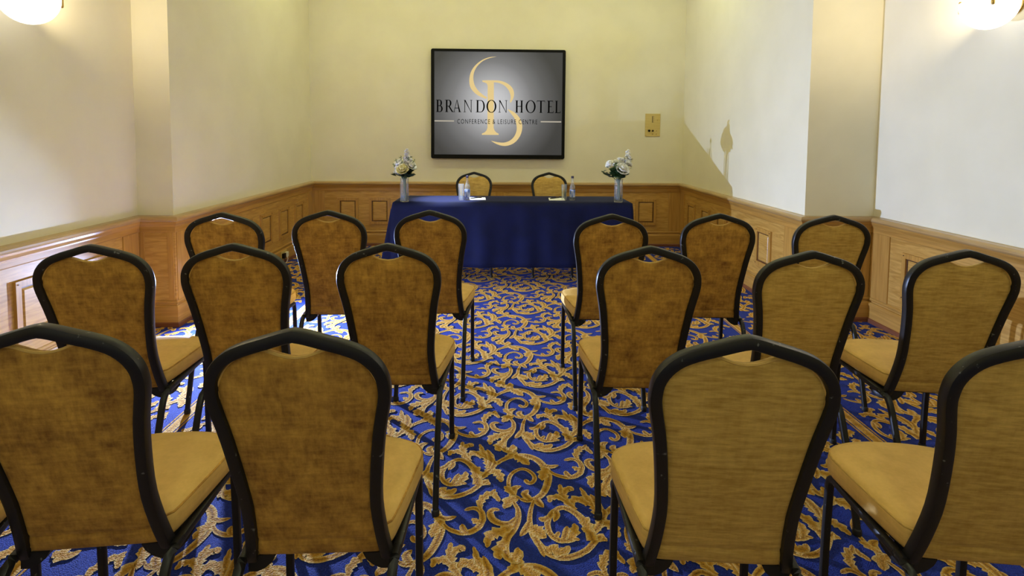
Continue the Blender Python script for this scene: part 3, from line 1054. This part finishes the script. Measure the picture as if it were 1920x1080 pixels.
def flat(name, polys, mat, y):
    """flat print: list of outlines in screen units"""
    bm = bmesh.new()
    for poly in polys:
        vs = [bm.verts.new((tvx(u), y, tvz(v))) for u, v in poly]
        es = [bm.edges.new((vs[i], vs[(i + 1) % len(vs)])) for i in range(len(vs))]
        bmesh.ops.triangle_fill(bm, use_beauty=True, edges=es)
    for f in bm.faces:
        f.normal_update()
        if f.normal.y > 0:
            f.normal_flip()
    m = bpy.data.meshes.new(name)
    bm.to_mesh(m)
    bm.free()
    m.materials.append(mat)
    o = bpy.data.objects.new(name, m)
    COL.objects.link(o)
    o.parent = tv
    return tvpart(o)
def sm(pts, n=24):
    return [(p.x, p.y) for p in catmull([(u, v, 0) for u, v in pts], n)]
cres1 = sm([(655, 161), (590, 169), (530, 194), (480, 235), (447, 285), (434, 345), (440, 400), (465, 440), (510, 475), (570, 500)]) + sm([(578, 487), (540, 463), (503, 430), (477, 390), (466, 340), (472, 290), (496, 242), (540, 200), (590, 177), (655, 161)])[:-1]
stem = [(538, 352), (600, 350), (632, 362), (632, 730), (640, 752), (655, 768), (673, 777), (673, 787), (537, 787), (537, 777), (558, 768), (574, 752), (582, 730), (582, 395), (574, 376), (555, 368), (540, 364)]
bowl = sm([(600, 350), (680, 353), (740, 374), (780, 408), (795, 450), (790, 490), (768, 530)], 18) + sm([(762, 520), (768, 478), (752, 430), (718, 392), (672, 371), (628, 366)], 16)
cres2 = sm([(742, 578), (792, 600), (836, 640), (860, 690), (863, 740), (846, 796), (806, 846), (752, 872), (700, 874), (650, 858), (610, 834)]) + sm([(660, 845), (712, 849), (760, 834), (798, 800), (818, 750), (816, 700), (800, 652), (772, 616), (742, 578)])[:-1]
for k, pl in enumerate((cres1, stem, bowl, cres2)):
    flat('logo', [pl], M_LOGO, TVY + 0.0094 - 0.0002 * k)
flat('rule', [[(155, 673), (312, 673), (312, 683), (155, 683)]], M_LINE, TVY + 0.0092)
flat('rule', [[(1013, 673), (1180, 673), (1180, 683), (1013, 683)]], M_LINE, TVY + 0.0092)

# serif capitals, unit height, y up
def ell(cx, cy, rx, ry, a0, a1, n=18):
    return [(cx + rx * math.cos(a0 + (a1 - a0) * i / n), cy + ry * math.sin(a0 + (a1 - a0) * i / n)) for i in range(n + 1)]
TH, TN, SF = 0.128, 0.052, 0.036
def R_(x0, y0, x1, y1): return [(x0, y0), (x1, y0), (x1, y1), (x0, y1)]
def serif(xc, y, w=0.17, up=True):
    return R_(xc - w / 2 - 0.04, y, xc + w / 2 + 0.04, y + SF) if up else R_(xc - w / 2 - 0.04, y - SF, xc + w / 2 + 0.04, y)
def half_ring(cx, cy, rx, ry, tx, ty):
    return ell(cx, cy, rx, ry, -PI / 2, PI / 2) + ell(cx, cy, rx - tx, ry - ty, PI / 2, -PI / 2)
def bowlp(xs, y0, y1, w):
    cy, ry = (y0 + y1) / 2, (y1 - y0) / 2
    rx = min(w * 0.62, ry * 1.15)
    xm = xs + w - rx
    outer = [(xs, y0)] + ell(xm, cy, rx, ry, -PI / 2, PI / 2) + [(xs, y1)]
    inner = [(xs, y0 + TN)] + ell(xm, cy, rx - TH, ry - TN, -PI / 2, PI / 2) + [(xs, y1 - TN)]
    return [[outer[k], outer[k + 1], inner[k + 1], inner[k]] for k in range(len(outer) - 1)]
def glyph(ch):
    if ch == 'B':
        return 0.58, [R_(0.08, 0, 0.08 + TH, 1), R_(0, 0, 0.08, SF), R_(0, 1 - SF, 0.08, 1)] + bowlp(0.08 + TH, 0, 0.535, 0.37) + bowlp(0.08 + TH, 0.49, 1, 0.31)
    if ch == 'R':
        return 0.68, [R_(0.08, 0, 0.08 + TH, 1), serif(0.08 + TH / 2, 0), R_(0, 1 - SF, 0.08, 1), [(0.26, 0.50), (0.38, 0.50), (0.66, 0.03), (0.74, 0.0), (0.56, 0.0)]] + bowlp(0.08 + TH, 0.46, 1, 0.32)
    if ch == 'A':
        return 0.74, [[(0.09, 0), (0.14, 0), (0.385, 0.93), (0.36, 1.0)], [(0.36, 1.02), (0.40, 1.02), (0.69, 0), (0.55, 0)], R_(0.19, 0.31, 0.54, 0.31 + TN), serif(0.115, 0, 0.12), serif(0.62, 0, 0.16)]
    if ch == 'N':
        return 0.76, [R_(0.10, 0, 0.10 + TN, 0.97), [(0.02, 1.0), (0.18, 1.0), (0.68, 0.0), (0.66, -0.03), (0.10, 0.95)], R_(0.64, 0, 0.64 + TN, 1), serif(0.12, 0, 0.12), serif(0.662, 1, 0.12, False)]
    if ch == 'D':
        return 0.74, [R_(0.08, 0, 0.08 + TH, 1), R_(0, 0, 0.08, SF), R_(0, 1 - SF, 0.08, 1)] + bowlp(0.08 + TH, 0, 1, 0.53)
    if ch == 'O':
        o = ell(0.40, 0.5, 0.40, 0.525, 0, 2 * PI, 40)[:-1]
        i = ell(0.40, 0.5, 0.40 - TH, 0.525 - TN, 0, 2 * PI, 40)[:-1]
        return 0.80, [[o[k], o[(k + 1) % 40], i[(k + 1) % 40], i[k]] for k in range(40)]
    if ch == 'H':
        return 0.64, [R_(0.07, 0, 0.07 + TH, 1), R_(0.47, 0, 0.47 + TH, 1), R_(0.07 + TH, 0.49, 0.47, 0.49 + TN), serif(0.127, 0), serif(0.527, 0), serif(0.127, 1, 0.17, False), serif(0.527, 1, 0.17, False)]
    if ch == 'T':
        return 0.66, [R_(0.275, 0, 0.275 + TH, 1 - TN), R_(0.0, 1 - TN, 0.66, 1), serif(0.332, 0), [(0, 1), (0.035, 1), (0.015, 0.84), (0, 0.82)], [(0.66, 1), (0.625, 1), (0.645, 0.84), (0.66, 0.82)]]
    if ch == 'E':
        return 0.50, [R_(0.07, 0, 0.07 + TH, 1), R_(0, 0, 0.50, TN), R_(0, 1 - TN, 0.47, 1), R_(0.18, 0.49, 0.38, 0.49 + TN), [(0.47, 1), (0.44, 1), (0.455, 0.85), (0.47, 0.84)], [(0.52, 0), (0.48, 0), (0.50, 0.16), (0.53, 0.18)]]
    if ch == 'L':
        return 0.46, [R_(0.07, 0, 0.07 + TH, 1), R_(0, 0, 0.46, TN), serif(0.127, 1, 0.17, False), [(0.48, 0), (0.44, 0), (0.46, 0.16), (0.49, 0.18)]]
for ch, ua, ub in (('B', 166, 221), ('R', 238, 306), ('A', 300, 369), ('N', 386, 459), ('D', 487, 560), ('O', 573, 653), ('N', 667, 742), ('H', 805, 868), ('O', 890, 971), ('T', 980, 1046), ('E', 1065, 1114), ('L', 1128, 1171)):
    w, polys = glyph(ch)
    flat('letter', [[(ua + x / w * (ub - ua), 607 - y * 98) for x, y in pl] for pl in polys], M_INK, TVY + 0.0080)
def text_mesh(name, body, ua, ub, va, vb, y, mat):
    cu = bpy.data.curves.new(name, 'FONT')
    cu.body = body
    cu.size = 1.0
    cu.space_character = 1.25
    cu.resolution_u = 3
    o = bpy.data.objects.new(name, cu)
    COL.objects.link(o)
    dg = bpy.context.evaluated_depsgraph_get()
    me = bpy.data.meshes.new_from_object(o.evaluated_get(dg))
    bpy.data.objects.remove(o)
    xs = [v.co.x for v in me.vertices]
    ys = [v.co.y for v in me.vertices]
    ax, bx, ay, by = min(xs), max(xs), min(ys), max(ys)
    for v in me.vertices:
        u = ua + (v.co.x - ax) / (bx - ax) * (ub - ua)
        w = vb + (v.co.y - ay) / (by - ay) * (va - vb)
        v.co = (tvx(u), y - YB, tvz(w) - 1.715)
    me.materials.clear()
    me.materials.append(mat)
    q = bpy.data.objects.new(name, me)
    COL.objects.link(q)
    q.parent = tv
    return q
text_mesh('tagline', 'CONFERENCE & LEISURE CENTRE', 338, 986, 662, 699, TVY + 0.0078, M_INK)

# ------------------------------------------------------------------ brass wall plate
pl = tag(empty('control_plate', (1.87, YB, 1.485)), 'small brass control plate with black knobs, right of the screen', 'control panel')
box_obj('plate', -0.0915, 0.0915, -0.008, 0.0, -0.138, 0.138, M_BRASS_PL, pl, 0.003)
for x, z, r in ((-0.043, -0.068, 0.0135), (0.0, -0.068, 0.011)):
    k = lathe('knob', [(r, 0), (r, 0.012), (r * 0.85, 0.015), (0, 0.015)], M_BLACKGLOSS, pl, 14)
    k.rotation_euler = (PI / 2, 0, 0)
    k.location = (x, -0.008, z)
for x, z in ((0.046, -0.068), (0.046, -0.105), (0.0, -0.107), (0.055, 0.06)):
    k = lathe('button', [(0.006, 0), (0.006, 0.004), (0, 0.005)], M_BRASS, pl, 10)
    k.rotation_euler = (PI / 2, 0, 0)
    k.location = (x, -0.008, z)
sl = box_obj('slot', -0.008, -0.002, -0.009, -0.0075, 0.03, 0.108, M_BLACKGLOSS, pl)
for k in range(6):
    box_obj('tick', -0.001, 0.016, -0.0088, -0.0075, 0.034 + k * 0.014, 0.0365 + k * 0.014, M_DKWOOD, sl)
for x in (-0.08, 0.08):
    for z in (-0.126, 0.126):
        k = lathe('screw', [(0.004, 0), (0.004, 0.0015), (0, 0.002)], M_BRASS, pl, 8)
        k.rotation_euler = (PI / 2, 0, 0)
        k.location = (x, -0.008, z)

# ------------------------------------------------------------------ twin socket with plugs on the left skirting
so = tag(empty('power_socket', (XL + 0.027, 5.52, 0.095)), 'small twin power socket with plugs low on the left panelling', 'socket')
box_obj('plate', 0.0, 0.010, -0.073, 0.073, -0.043, 0.043, M_BRASS_PL, so, 0.002)
for y in (-0.036, 0.036):
    p = box_obj('plug', 0.010, 0.036, y - 0.024, y + 0.024, -0.028, 0.024, M_WHITEPLASTIC if y > 0 else M_BLACKGLOSS, so, 0.005)
    sweep('cord', [(0.03, y, -0.028), (0.034, y, -0.05), (0.03, y - 0.02, -0.078), (0.02, y - 0.05, -0.09)], circ(0.0035, 6), M_WHITEPLASTIC if y > 0 else M_BLACKGLOSS, p)

# ------------------------------------------------------------------ vases and flowers
TOPZ = TZ + 0.003
def vase(x, y, label):
    r = tag(empty('glass_vase', (x, y, TOPZ)), label, 'vase')
    lathe('glass', [(0.0, 0.0), (0.036, 0.0), (0.039, 0.004), (0.039, 0.16), (0.037, 0.185), (0.039, 0.205), (0.042, 0.212), (0.040, 0.213), (0.0365, 0.205), (0.0345, 0.185), (0.0365, 0.16), (0.0365, 0.014), (0.0, 0.012)], M_GLASS, r, 24)
    lathe('water', [(0.0, 0.0145), (0.0355, 0.0155), (0.0355, 0.075), (0.0, 0.075)], M_WATER, r, 24)
    return r
VL, VR = (-0.849, 4.835), (1.108, 4.865)
vase(*VL, 'clear glass vase of white and yellow flowers on the left table end')
vase(*VR, 'clear glass vase of white flowers on the right table end')

def petal_bm(bm, c, d, up, ln, wd, curl):
    """one cupped petal: base c, direction d, facing up"""
    s = d.cross(up).normalized()
    nrm = s.cross(d).normalized()
    rows = []
    for i in range(4):
        t = i / 3
        w = wd * (0.35 + 0.9 * math.sin(PI * min(0.92, 0.18 + 0.72 * t))) * 0.5
        mid = c + d * (ln * t) + nrm * (curl * ln * t * t)
        rows.append([bm.verts.new(mid - s * w + nrm * w * 0.35), bm.verts.new(mid), bm.verts.new(mid + s * w + nrm * w * 0.35)])
    for a, b in zip(rows, rows[1:]):
        for j in range(2):
            bm.faces.new((a[j], a[j + 1], b[j + 1], b[j]))
def rose_head(c, axis, rad, mat, parent, rnd):
    bm = bmesh.new()
    axis = axis.normalized()
    h = Vector((1, 0, 0)) if abs(axis.x) < 0.8 else Vector((0, 1, 0))
    e1 = axis.cross(h).normalized()
    e2 = axis.cross(e1)
    for ringi, (n, tilt, sc) in enumerate(((4, 0.15, 0.75), (6, 0.45, 0.9), (8, 0.85, 1.0), (9, 1.25, 1.0))):
        for k in range(n):
            a = 2 * PI * k / n + ringi * 0.5 + rnd.uniform(-.15, .15)
            out = e1 * math.cos(a) + e2 * math.sin(a)
            d = (axis * math.cos(tilt) + out * math.sin(tilt)).normalized()
            petal_bm(bm, c + out * rad * 0.12 * ringi - axis * rad * 0.15 * ringi, d, out * -1 + axis * 0.3, rad * sc, rad * 0.95, 0.25)
    o = bm_obj('flower_head', bm, mat, parent, smooth=True)
    md = o.modifiers.new('petal_thickness', 'SOLIDIFY')
    md.thickness = 0.0012
    return o
def leaf_bm(bm, c, d, ln, wd, rnd):
    up = Vector((rnd.uniform(-.4, .4), rnd.uniform(-.8, .1), 1)).normalized()
    s = d.cross(up).normalized()
    nn = s.cross(d).normalized()
    prof = ((0, 0.05), (0.25, 0.8), (0.5, 1.0), (0.78, 0.6), (1.0, 0.03))
    L, Cc, Rr = [], [], []
    for t, w in prof:
        p = c + d * ln * t - nn * ln * 0.25 * t * t
        L.append(bm.verts.new(p - s * wd * 0.5 * w + nn * wd * 0.12 * w))
        Cc.append(bm.verts.new(p))
        Rr.append(bm.verts.new(p + s * wd * 0.5 * w + nn * wd * 0.12 * w))
    for i in range(4):
        bm.faces.new((L[i], Cc[i], Cc[i + 1], L[i + 1]))
        bm.faces.new((Cc[i], Rr[i], Rr[i + 1], Cc[i + 1]))
def stem(base, foot, top, parent):
    foot = foot - base
    top = top - base
    mid = Vector((foot.x * 0.2 + top.x * 0.15, foot.y * 0.2 + top.y * 0.15, 0.19))
    return sweep('stem', catmull([foot, mid, top], 10), circ(0.0028, 6), M_STEM, parent)
RND = random.Random(5)
def bloom(kind, v, dx, dy, h, rad, mat, label, name, group):
    """flower of the bouquet in vase v, its head at dx, dy, height h above the cloth"""
    base = Vector((v[0], v[1], TOPZ))
    r = tag(empty(name, base), label, 'flower', group)
    a = RND.uniform(0, 6.28)
    rad *= 1.18
    foot = base + Vector((math.cos(a) * 0.020, math.sin(a) * 0.020, 0.020))
    top = base + Vector((dx, dy, h))
    stem(base, foot, top, r)
    ax = Vector((dx * 2.5, dy * 2.5 - 0.10, 0.12 + 0.2 * h))
    if kind == 'rose':
        rose_head(top - base, ax, rad, mat, r, RND)
    elif kind == 'cluster':
        for k in range(9):
            o = Vector((RND.uniform(-1, 1), RND.uniform(-1, 1), RND.uniform(-1, 1))) * rad * 0.75
            rose_head(top - base + o, ax + o * 4, rad * 0.42, mat, r, RND)
    elif kind == 'spike':
        for k in range(11):
            t = k / 10
            aa = k * 2.4
            rr = rad * (1.0 - 0.55 * t)
            o = Vector((math.cos(aa) * rr * 0.7, math.sin(aa) * rr * 0.7, (t - 0.55) * rad * 4.2))
            rose_head(top - base + o, Vector((o.x, o.y, 0.012)) * 1.0, rr * 0.8, mat, r, RND)
    bm = bmesh.new()
    for k in range(3):
        aa = RND.uniform(0, 6.28)
        d = Vector((math.cos(aa), math.sin(aa), 0.5)).normalized()
        leaf_bm(bm, (top - base) - Vector((0, 0, rad * 0.8 + 0.012 * k)), d, 0.055, 0.028, RND)
    bm_obj('leaves', bm, M_DGREEN, r, smooth=True)
    return r
def sprig(v, dirs, mat, label, name, ln, wd, nleaf, group):
    base = Vector((v[0], v[1], TOPZ))
    r = tag(empty(name, base), label, 'foliage', group)
    for (dx, dy, h) in dirs:
        top = Vector((dx, dy, h))
        sweep('stem', catmull([(0.008, 0.004, 0.03), (dx * 0.15, dy * 0.15, 0.20), top], 8), circ(0.002, 5), M_STEM, r)
        lb = bmesh.new()
        for k in range(nleaf):
            t = 0.35 + 0.65 * k / nleaf
            p = Vector((dx * 0.15, dy * 0.15, 0.205)).lerp(top, t)
            aa = k * 2.4
            d = (Vector((math.cos(aa), math.sin(aa), 0.35)) + top.normalized() * 0.3).normalized()
            leaf_bm(lb, p, d, ln * RND.uniform(0.8, 1.2), wd, RND)
        bm_obj('leaves', lb, mat, r, smooth=True)
    return r
GL, GR = 'flowers in the left vase', 'flowers in the right vase'
bloom('cluster', VL, 0.015, 0.065, 0.335, 0.036, M_PETAL, 'white blossoms at the back of the left bouquet', 'white_blossom', GL)
bloom('rose', VL, -0.035, 0.070, 0.300, 0.036, M_PETAL, 'white rose at the rear left of the left bouquet', 'rose', GL)
bloom('cluster', VR, 0.0, 0.060, 0.345, 0.038, M_PETAL, 'white blossoms at the back of the right bouquet', 'white_blossom', GR)
bloom('rose', VR, 0.050, 0.070, 0.310, 0.038, M_PETAL, 'white rose at the rear right of the right bouquet', 'rose', GR)
sprig(VR, [(-0.02, 0.09, 0.30), (0.04, 0.10, 0.29), (0.0, 0.08, 0.26)], M_GREEN, 'green leaves at the back of the right bouquet', 'foliage_sprig', 0.040, 0.022, 14, GR)
bloom('rose', VL, -0.008, -0.050, 0.298, 0.040, M_PETAL_Y, 'pale yellow rose at the front of the left bouquet', 'rose', GL)
bloom('rose', VL, -0.045, 0.005, 0.345, 0.042, M_PETAL, 'large white rose at the upper left of the left bouquet', 'rose', GL)
bloom('cluster', VL, -0.068, -0.010, 0.290, 0.034, M_PETAL, 'white flower cluster drooping at the left of the left bouquet', 'white_blossom', GL)
bloom('spike', VL, 0.020, 0.015, 0.415, 0.026, M_PETAL_L, 'tall white flower spike at the top of the left bouquet', 'stock_flower', GL)
bloom('cluster', VL, 0.030, -0.010, 0.362, 0.030, M_PETAL_L, 'pale lilac white blossom right of the spike, left bouquet', 'white_blossom', GL)
bloom('rose', VL, 0.062, -0.012, 0.330, 0.036, M_PETAL, 'creamy white rose on the right side of the left bouquet', 'rose', GL)
sprig(VL, [(0.045, -0.05, 0.272), (-0.035, -0.045, 0.255), (0.075, -0.02, 0.240), (0.02, -0.06, 0.255), (0.06, -0.045, 0.285)], M_DGREEN, 'dark green leaves under the left bouquet', 'foliage_sprig', 0.052, 0.032, 12, GL)
sprig(VL, [(0.095, -0.02, 0.385), (-0.03, -0.01, 0.415), (-0.10, -0.01, 0.345), (0.045, -0.03, 0.405), (-0.075, -0.02, 0.385), (0.10, -0.03, 0.33)], M_GREEN, 'thin green sprigs rising around the left bouquet', 'foliage_sprig', 0.024, 0.009, 20, GL)
bloom('rose', VR, 0.022, -0.045, 0.310, 0.046, M_PETAL, 'big white rose at the front of the right bouquet', 'rose', GR)
bloom('cluster', VR, 0.025, 0.01, 0.372, 0.036, M_PETAL, 'white blossoms above the big rose in the right bouquet', 'white_blossom', GR)
bloom('spike', VR, 0.082, 0.01, 0.420, 0.026, M_PETAL, 'tall white flower spike at the right of the right bouquet', 'stock_flower', GR)
bloom('rose', VR, -0.090, -0.01, 0.352, 0.030, M_PETAL, 'small white rose at the upper left of the right bouquet', 'rose', GR)
bloom('cluster', VR, 0.065, -0.01, 0.352, 0.026, M_PETAL, 'small white blossoms between rose and spike, right bouquet', 'white_blossom', GR)
sprig(VR, [(-0.055, -0.055, 0.335), (-0.040, -0.065, 0.285), (-0.080, -0.045, 0.310), (-0.015, -0.065, 0.262), (-0.050, -0.02, 0.350), (-0.085, -0.03, 0.275), (-0.03, -0.055, 0.310)], M_GREEN, 'bushy green leaves on the left of the right bouquet', 'foliage_sprig', 0.036, 0.020, 22, GR)
sprig(VR, [(-0.165, -0.02, 0.290), (-0.135, -0.03, 0.262), (-0.150, -0.02, 0.272)], M_SILVER, 'silvery grey sprig sticking out left of the right bouquet', 'foliage_sprig', 0.034, 0.030, 6, GR)
sprig(VR, [(0.07, -0.02, 0.262), (0.045, -0.035, 0.25), (0.02, -0.03, 0.262)], M_DGREEN, 'dark leaves below the roses of the right bouquet', 'foliage_sprig', 0.042, 0.024, 7, GR)

# ------------------------------------------------------------------ water bottles, tumblers, paper, pens
M_LABEL = noisy('blue_bottle_label', (0.10, 0.20, 0.62), (0.55, 0.62, 0.85), scale=(1, 1, 0.3), nscale=60, rough=0.5, lo=0.45, hi=0.55)
M_CAP = plain('dark_purple_cap', (0.03, 0.02, 0.06), 0.4)
def bottle(x, y, label):
    r = tag(empty('water_bottle', (x, y, TOPZ)), label, 'bottle', 'water bottles on the table')
    lathe('glass', [(0, 0), (0.024, 0), (0.0265, 0.004), (0.0265, 0.120), (0.024, 0.136), (0.016, 0.156), (0.0115, 0.176), (0.0105, 0.205), (0.012, 0.207), (0.012, 0.212), (0.009, 0.212), (0.009, 0.176), (0.0135, 0.156), (0.0215, 0.136), (0.0245, 0.120), (0.0245, 0.006), (0, 0.005)], M_GLASS, r, 20)
    lathe('water', [(0, 0.0055), (0.024, 0.0065), (0.024, 0.119), (0.021, 0.135), (0.013, 0.155), (0, 0.155)], M_WATER, r, 20)
    lathe('label', [(0.0268, 0.030), (0.0270, 0.031), (0.0270, 0.100), (0.0268, 0.101), (0.0266, 0.100), (0.0266, 0.031)], M_LABEL, r, 20)
    lathe('cap', [(0.0125, 0.208), (0.013, 0.210), (0.013, 0.226), (0.011, 0.229), (0, 0.229)], M_CAP, r, 16)
def tumbler(x, y, label):
    r = tag(empty('tumbler', (x, y, TOPZ)), label, 'glass', 'drinking glasses on the table')
    lathe('glass', [(0, 0), (0.021, 0), (0.0225, 0.003), (0.027, 0.150), (0.0262, 0.151), (0.0250, 0.150), (0.0205, 0.014), (0, 0.012)], M_GLASS, r, 20)
bottle(-0.290, 4.975, 'clear water bottle beside a tumbler, left side of the table')
tumbler(-0.347, 4.975, 'clear drinking glass on the table, left of the left bottle')
bottle(0.700, 5.00, 'clear water bottle with blue label, right side of the table')
tumbler(0.622, 5.00, 'clear drinking glass standing on paper, right side of the table')
def sheet(x, y, rz, label):
    o = box_obj('paper_sheet', -0.075, 0.075, -0.10, 0.10, 0, 0.0012, M_PAPER)
    o.location = (x, y, TOPZ - 0.0002)
    o.rotation_euler = (0, 0, rz)
    tag(o, label, 'paper', 'paper sheets on the table')
def pen(x, y, rz, label):
    r = tag(empty('pen', (x, y, TOPZ + 0.0058), rz), label, 'pen', 'pens on the table')
    b = lathe('barrel', [(0, -0.068), (0.0015, -0.066), (0.0046, -0.050), (0.0046, 0.060), (0.003, 0.063), (0, 0.063)], M_BLACKGLOSS, r, 10)
    b.rotation_euler = (0, PI / 2, 0)
    box_obj('clip', 0.018, 0.060, -0.0012, 0.0012, 0.0046, 0.0062, M_BRASS, r)
sheet(-0.195, 5.08, 0.05, 'white paper sheet under a pen, left side of the table')
sheet(0.560, 5.07, -0.06, 'white paper sheet under the right tumbler')
pen(-0.215, 5.10, 0.5, 'dark pen lying on the left paper sheet')
pen(0.545, 5.12, 0.7, 'dark pen lying on the right paper sheet')

# ------------------------------------------------------------------ wall lamps
def wall_lamp(wx, y, z, sgn, label):
    """opal bowl on a brass arm; sgn: direction from the wall into the room"""
    r = tag(empty('wall_lamp', (wx, y, z)), label, 'lamp', 'opal wall lamps')
    cx = sgn * 0.145
    R0, H0 = 0.128, 0.135
    prof = [(0.0, -H0)] + [(R0 * math.sin(a), -H0 * math.cos(a)) for a in [PI / 2 * k / 10 for k in range(1, 11)]] + [(R0, 0.012), (R0 - 0.006, 0.012), (R0 - 0.006, 0.0), (R0 * 0.7, -0.075), (0.0, -0.115)]
    lathe('opal_bowl', prof, M_GLOBE, r, 28, (cx, 0, 0))
    lathe('wall_plate', [(0.055, 0), (0.055, 0.008), (0.045, 0.014), (0.0, 0.016)], M_BRASS, r, 20).rotation_euler = (0, sgn * PI / 2, 0)
    sweep('arm', catmull([(0, 0, 0), (sgn * 0.012, -0.001, 0.05), (sgn * 0.03, 0, 0.075), (sgn * 0.06, 0, 0.06), (cx, 0, 0.03)], 14), circ(0.008, 8), M_BRASS, r)
    for k in range(3):
        a = 2 * PI * k / 3 + (PI * 0.63 if sgn < 0 else PI * 0.3)
        c = lathe('clip', [(0.0, -0.034), (0.006, -0.032), (0.008, -0.026), (0.008, 0.030), (0.005, 0.034), (0, 0.034)], M_BRASS, r, 10)
        c.location = (cx + (R0 + 0.004) * math.cos(a), (R0 + 0.004) * math.sin(a), 0.004)
    ld = bpy.data.lights.new('lamp_glow', 'POINT')
    ld.energy = 22
    ld.color = (1.0, 0.84, 0.58)
    ld.shadow_soft_size = 0.05
    lo = bpy.data.objects.new('lamp_glow', ld)
    COL.objects.link(lo)
    lo.parent = r
    lo.location = (cx, 0, 0.06)
wall_lamp(XL2, 2.765, 2.025, 1, 'glowing opal bowl lamp on the left wall, cut by the top edge')
wall_lamp(XR2, 2.83, 2.075, -1, 'glowing opal bowl lamp on the right wall, cut by the top edge')

# ------------------------------------------------------------------ ceiling downlights (unseen; all but the table row added to light the chairs)
DL_LABELS = ['over the table, nearest the left wall', 'over the table, left of the screen centre', 'over the table, right of the screen centre', 'over the table, nearest the right wall', 'added over the left chairs by the table', 'added over the right chairs by the table', 'added over the nearest left chairs', 'added over the nearest right chairs', 'added behind the camera in the middle']
for k, (x, y, wt) in enumerate(DOWNLIGHTS):
    r = tag(empty('unseen_ceiling_light', (x, y, CEIL)), 'round ceiling downlight ' + DL_LABELS[k], 'lamp', 'ceiling downlights')
    lathe('trim_ring', [(0.10, 0.0), (0.125, 0.0), (0.125, -0.008), (0.118, -0.012), (0.10, -0.008)], M_WHITEPLASTIC, r, 24)
    lathe('diffuser', [(0.0, -0.003), (0.10, -0.003), (0.10, -0.001), (0.0, -0.001)], M_LAMPDISC, r, 24)
    ld = bpy.data.lights.new('downlight', 'AREA')
    ld.shape = 'DISK'
    ld.size = 0.2
    ld.energy = wt
    ld.color = WARM
    lo = bpy.data.objects.new('downlight', ld)
    COL.objects.link(lo)
    lo.parent = r
    lo.location = (0, 0, -0.02)

r = tag(empty('unseen_ceiling_light', (ADDED_COOL_SPOT[0], ADDED_COOL_SPOT[1], CEIL)), 'added narrow cool spotlight in the ceiling over the left table end', 'lamp', 'ceiling downlights')  # unseen fill lamp, added to brighten this end of the cloth
lathe('trim_ring', [(0.045, 0.0), (0.065, 0.0), (0.065, -0.008), (0.060, -0.012), (0.045, -0.008)], M_WHITEPLASTIC, r, 24)
lathe('diffuser', [(0.0, -0.003), (0.045, -0.003), (0.045, -0.001), (0.0, -0.001)], M_BULB, r, 24)
ld = bpy.data.lights.new('spot', 'SPOT')
ld.spot_size = ADDED_COOL_SPOT[3]
ld.spot_blend = 0.9
ld.energy = ADDED_COOL_SPOT[2]
ld.color = (0.75, 0.85, 1.0)
ld.shadow_soft_size = 0.04
lo = bpy.data.objects.new('spot', ld)
COL.objects.link(lo)
lo.parent = r
lo.location = (0, 0, -0.02)

# ------------------------------------------------------------------ flash on the carpet, hidden behind the second chair of the middle row
fl = tag(empty('flash_lamp', (FLASH_POS.x, FLASH_POS.y, 0)), 'small black hooded flash lamp on the carpet behind the middle row, near the left wall', 'lamp')
# a flat black cap above the tube keeps the light off the ceiling, a housing sits behind it
lathe('cap', [(0.0, 0.081), (0.0985, 0.081), (0.100, 0.083), (0.100, 0.091), (0.0, 0.094)], M_RUBBER, fl, 24, (0, 0, FLASH_POS.z))
hs = box_obj('housing', -0.075, -0.04, -0.05, 0.05, -0.05, 0.084, M_RUBBER, fl, 0.006)
hs.location = (0, 0, FLASH_POS.z)
hs.rotation_euler = (0, 0, math.atan2(FLASH_AIM.y, FLASH_AIM.x))
lathe('foot', [(0.07, 0), (0.07, 0.012), (0.02, 0.018), (0.012, 0.022), (0.012, FLASH_POS.z - 0.06), (0.02, FLASH_POS.z - 0.05), (0.02, FLASH_POS.z - 0.035), (0, FLASH_POS.z - 0.035)], M_RUBBER, fl, 16)
FLASH_POS_OFF = FLASH_AIM * -0.034
lathe('tube', [(0, -0.024), (0.012, -0.020), (0.016, -0.008), (0.016, 0.012), (0.010, 0.022), (0, 0.024)], M_BULB, fl, 14, (FLASH_POS_OFF.x, FLASH_POS_OFF.y, FLASH_POS.z))
ld = bpy.data.lights.new('flash_light', 'SPOT')
ld.spot_size = PI
ld.spot_blend = 1.0
ld.energy = FLASH_W
ld.color = FLASH_COL
ld.shadow_soft_size = 0.009
lo = bpy.data.objects.new('flash_light', ld)
COL.objects.link(lo)
lo.parent = fl
lo.location = (0, 0, FLASH_POS.z)
lo.rotation_euler = FLASH_AIM.to_track_quat('-Z', 'Y').to_euler()
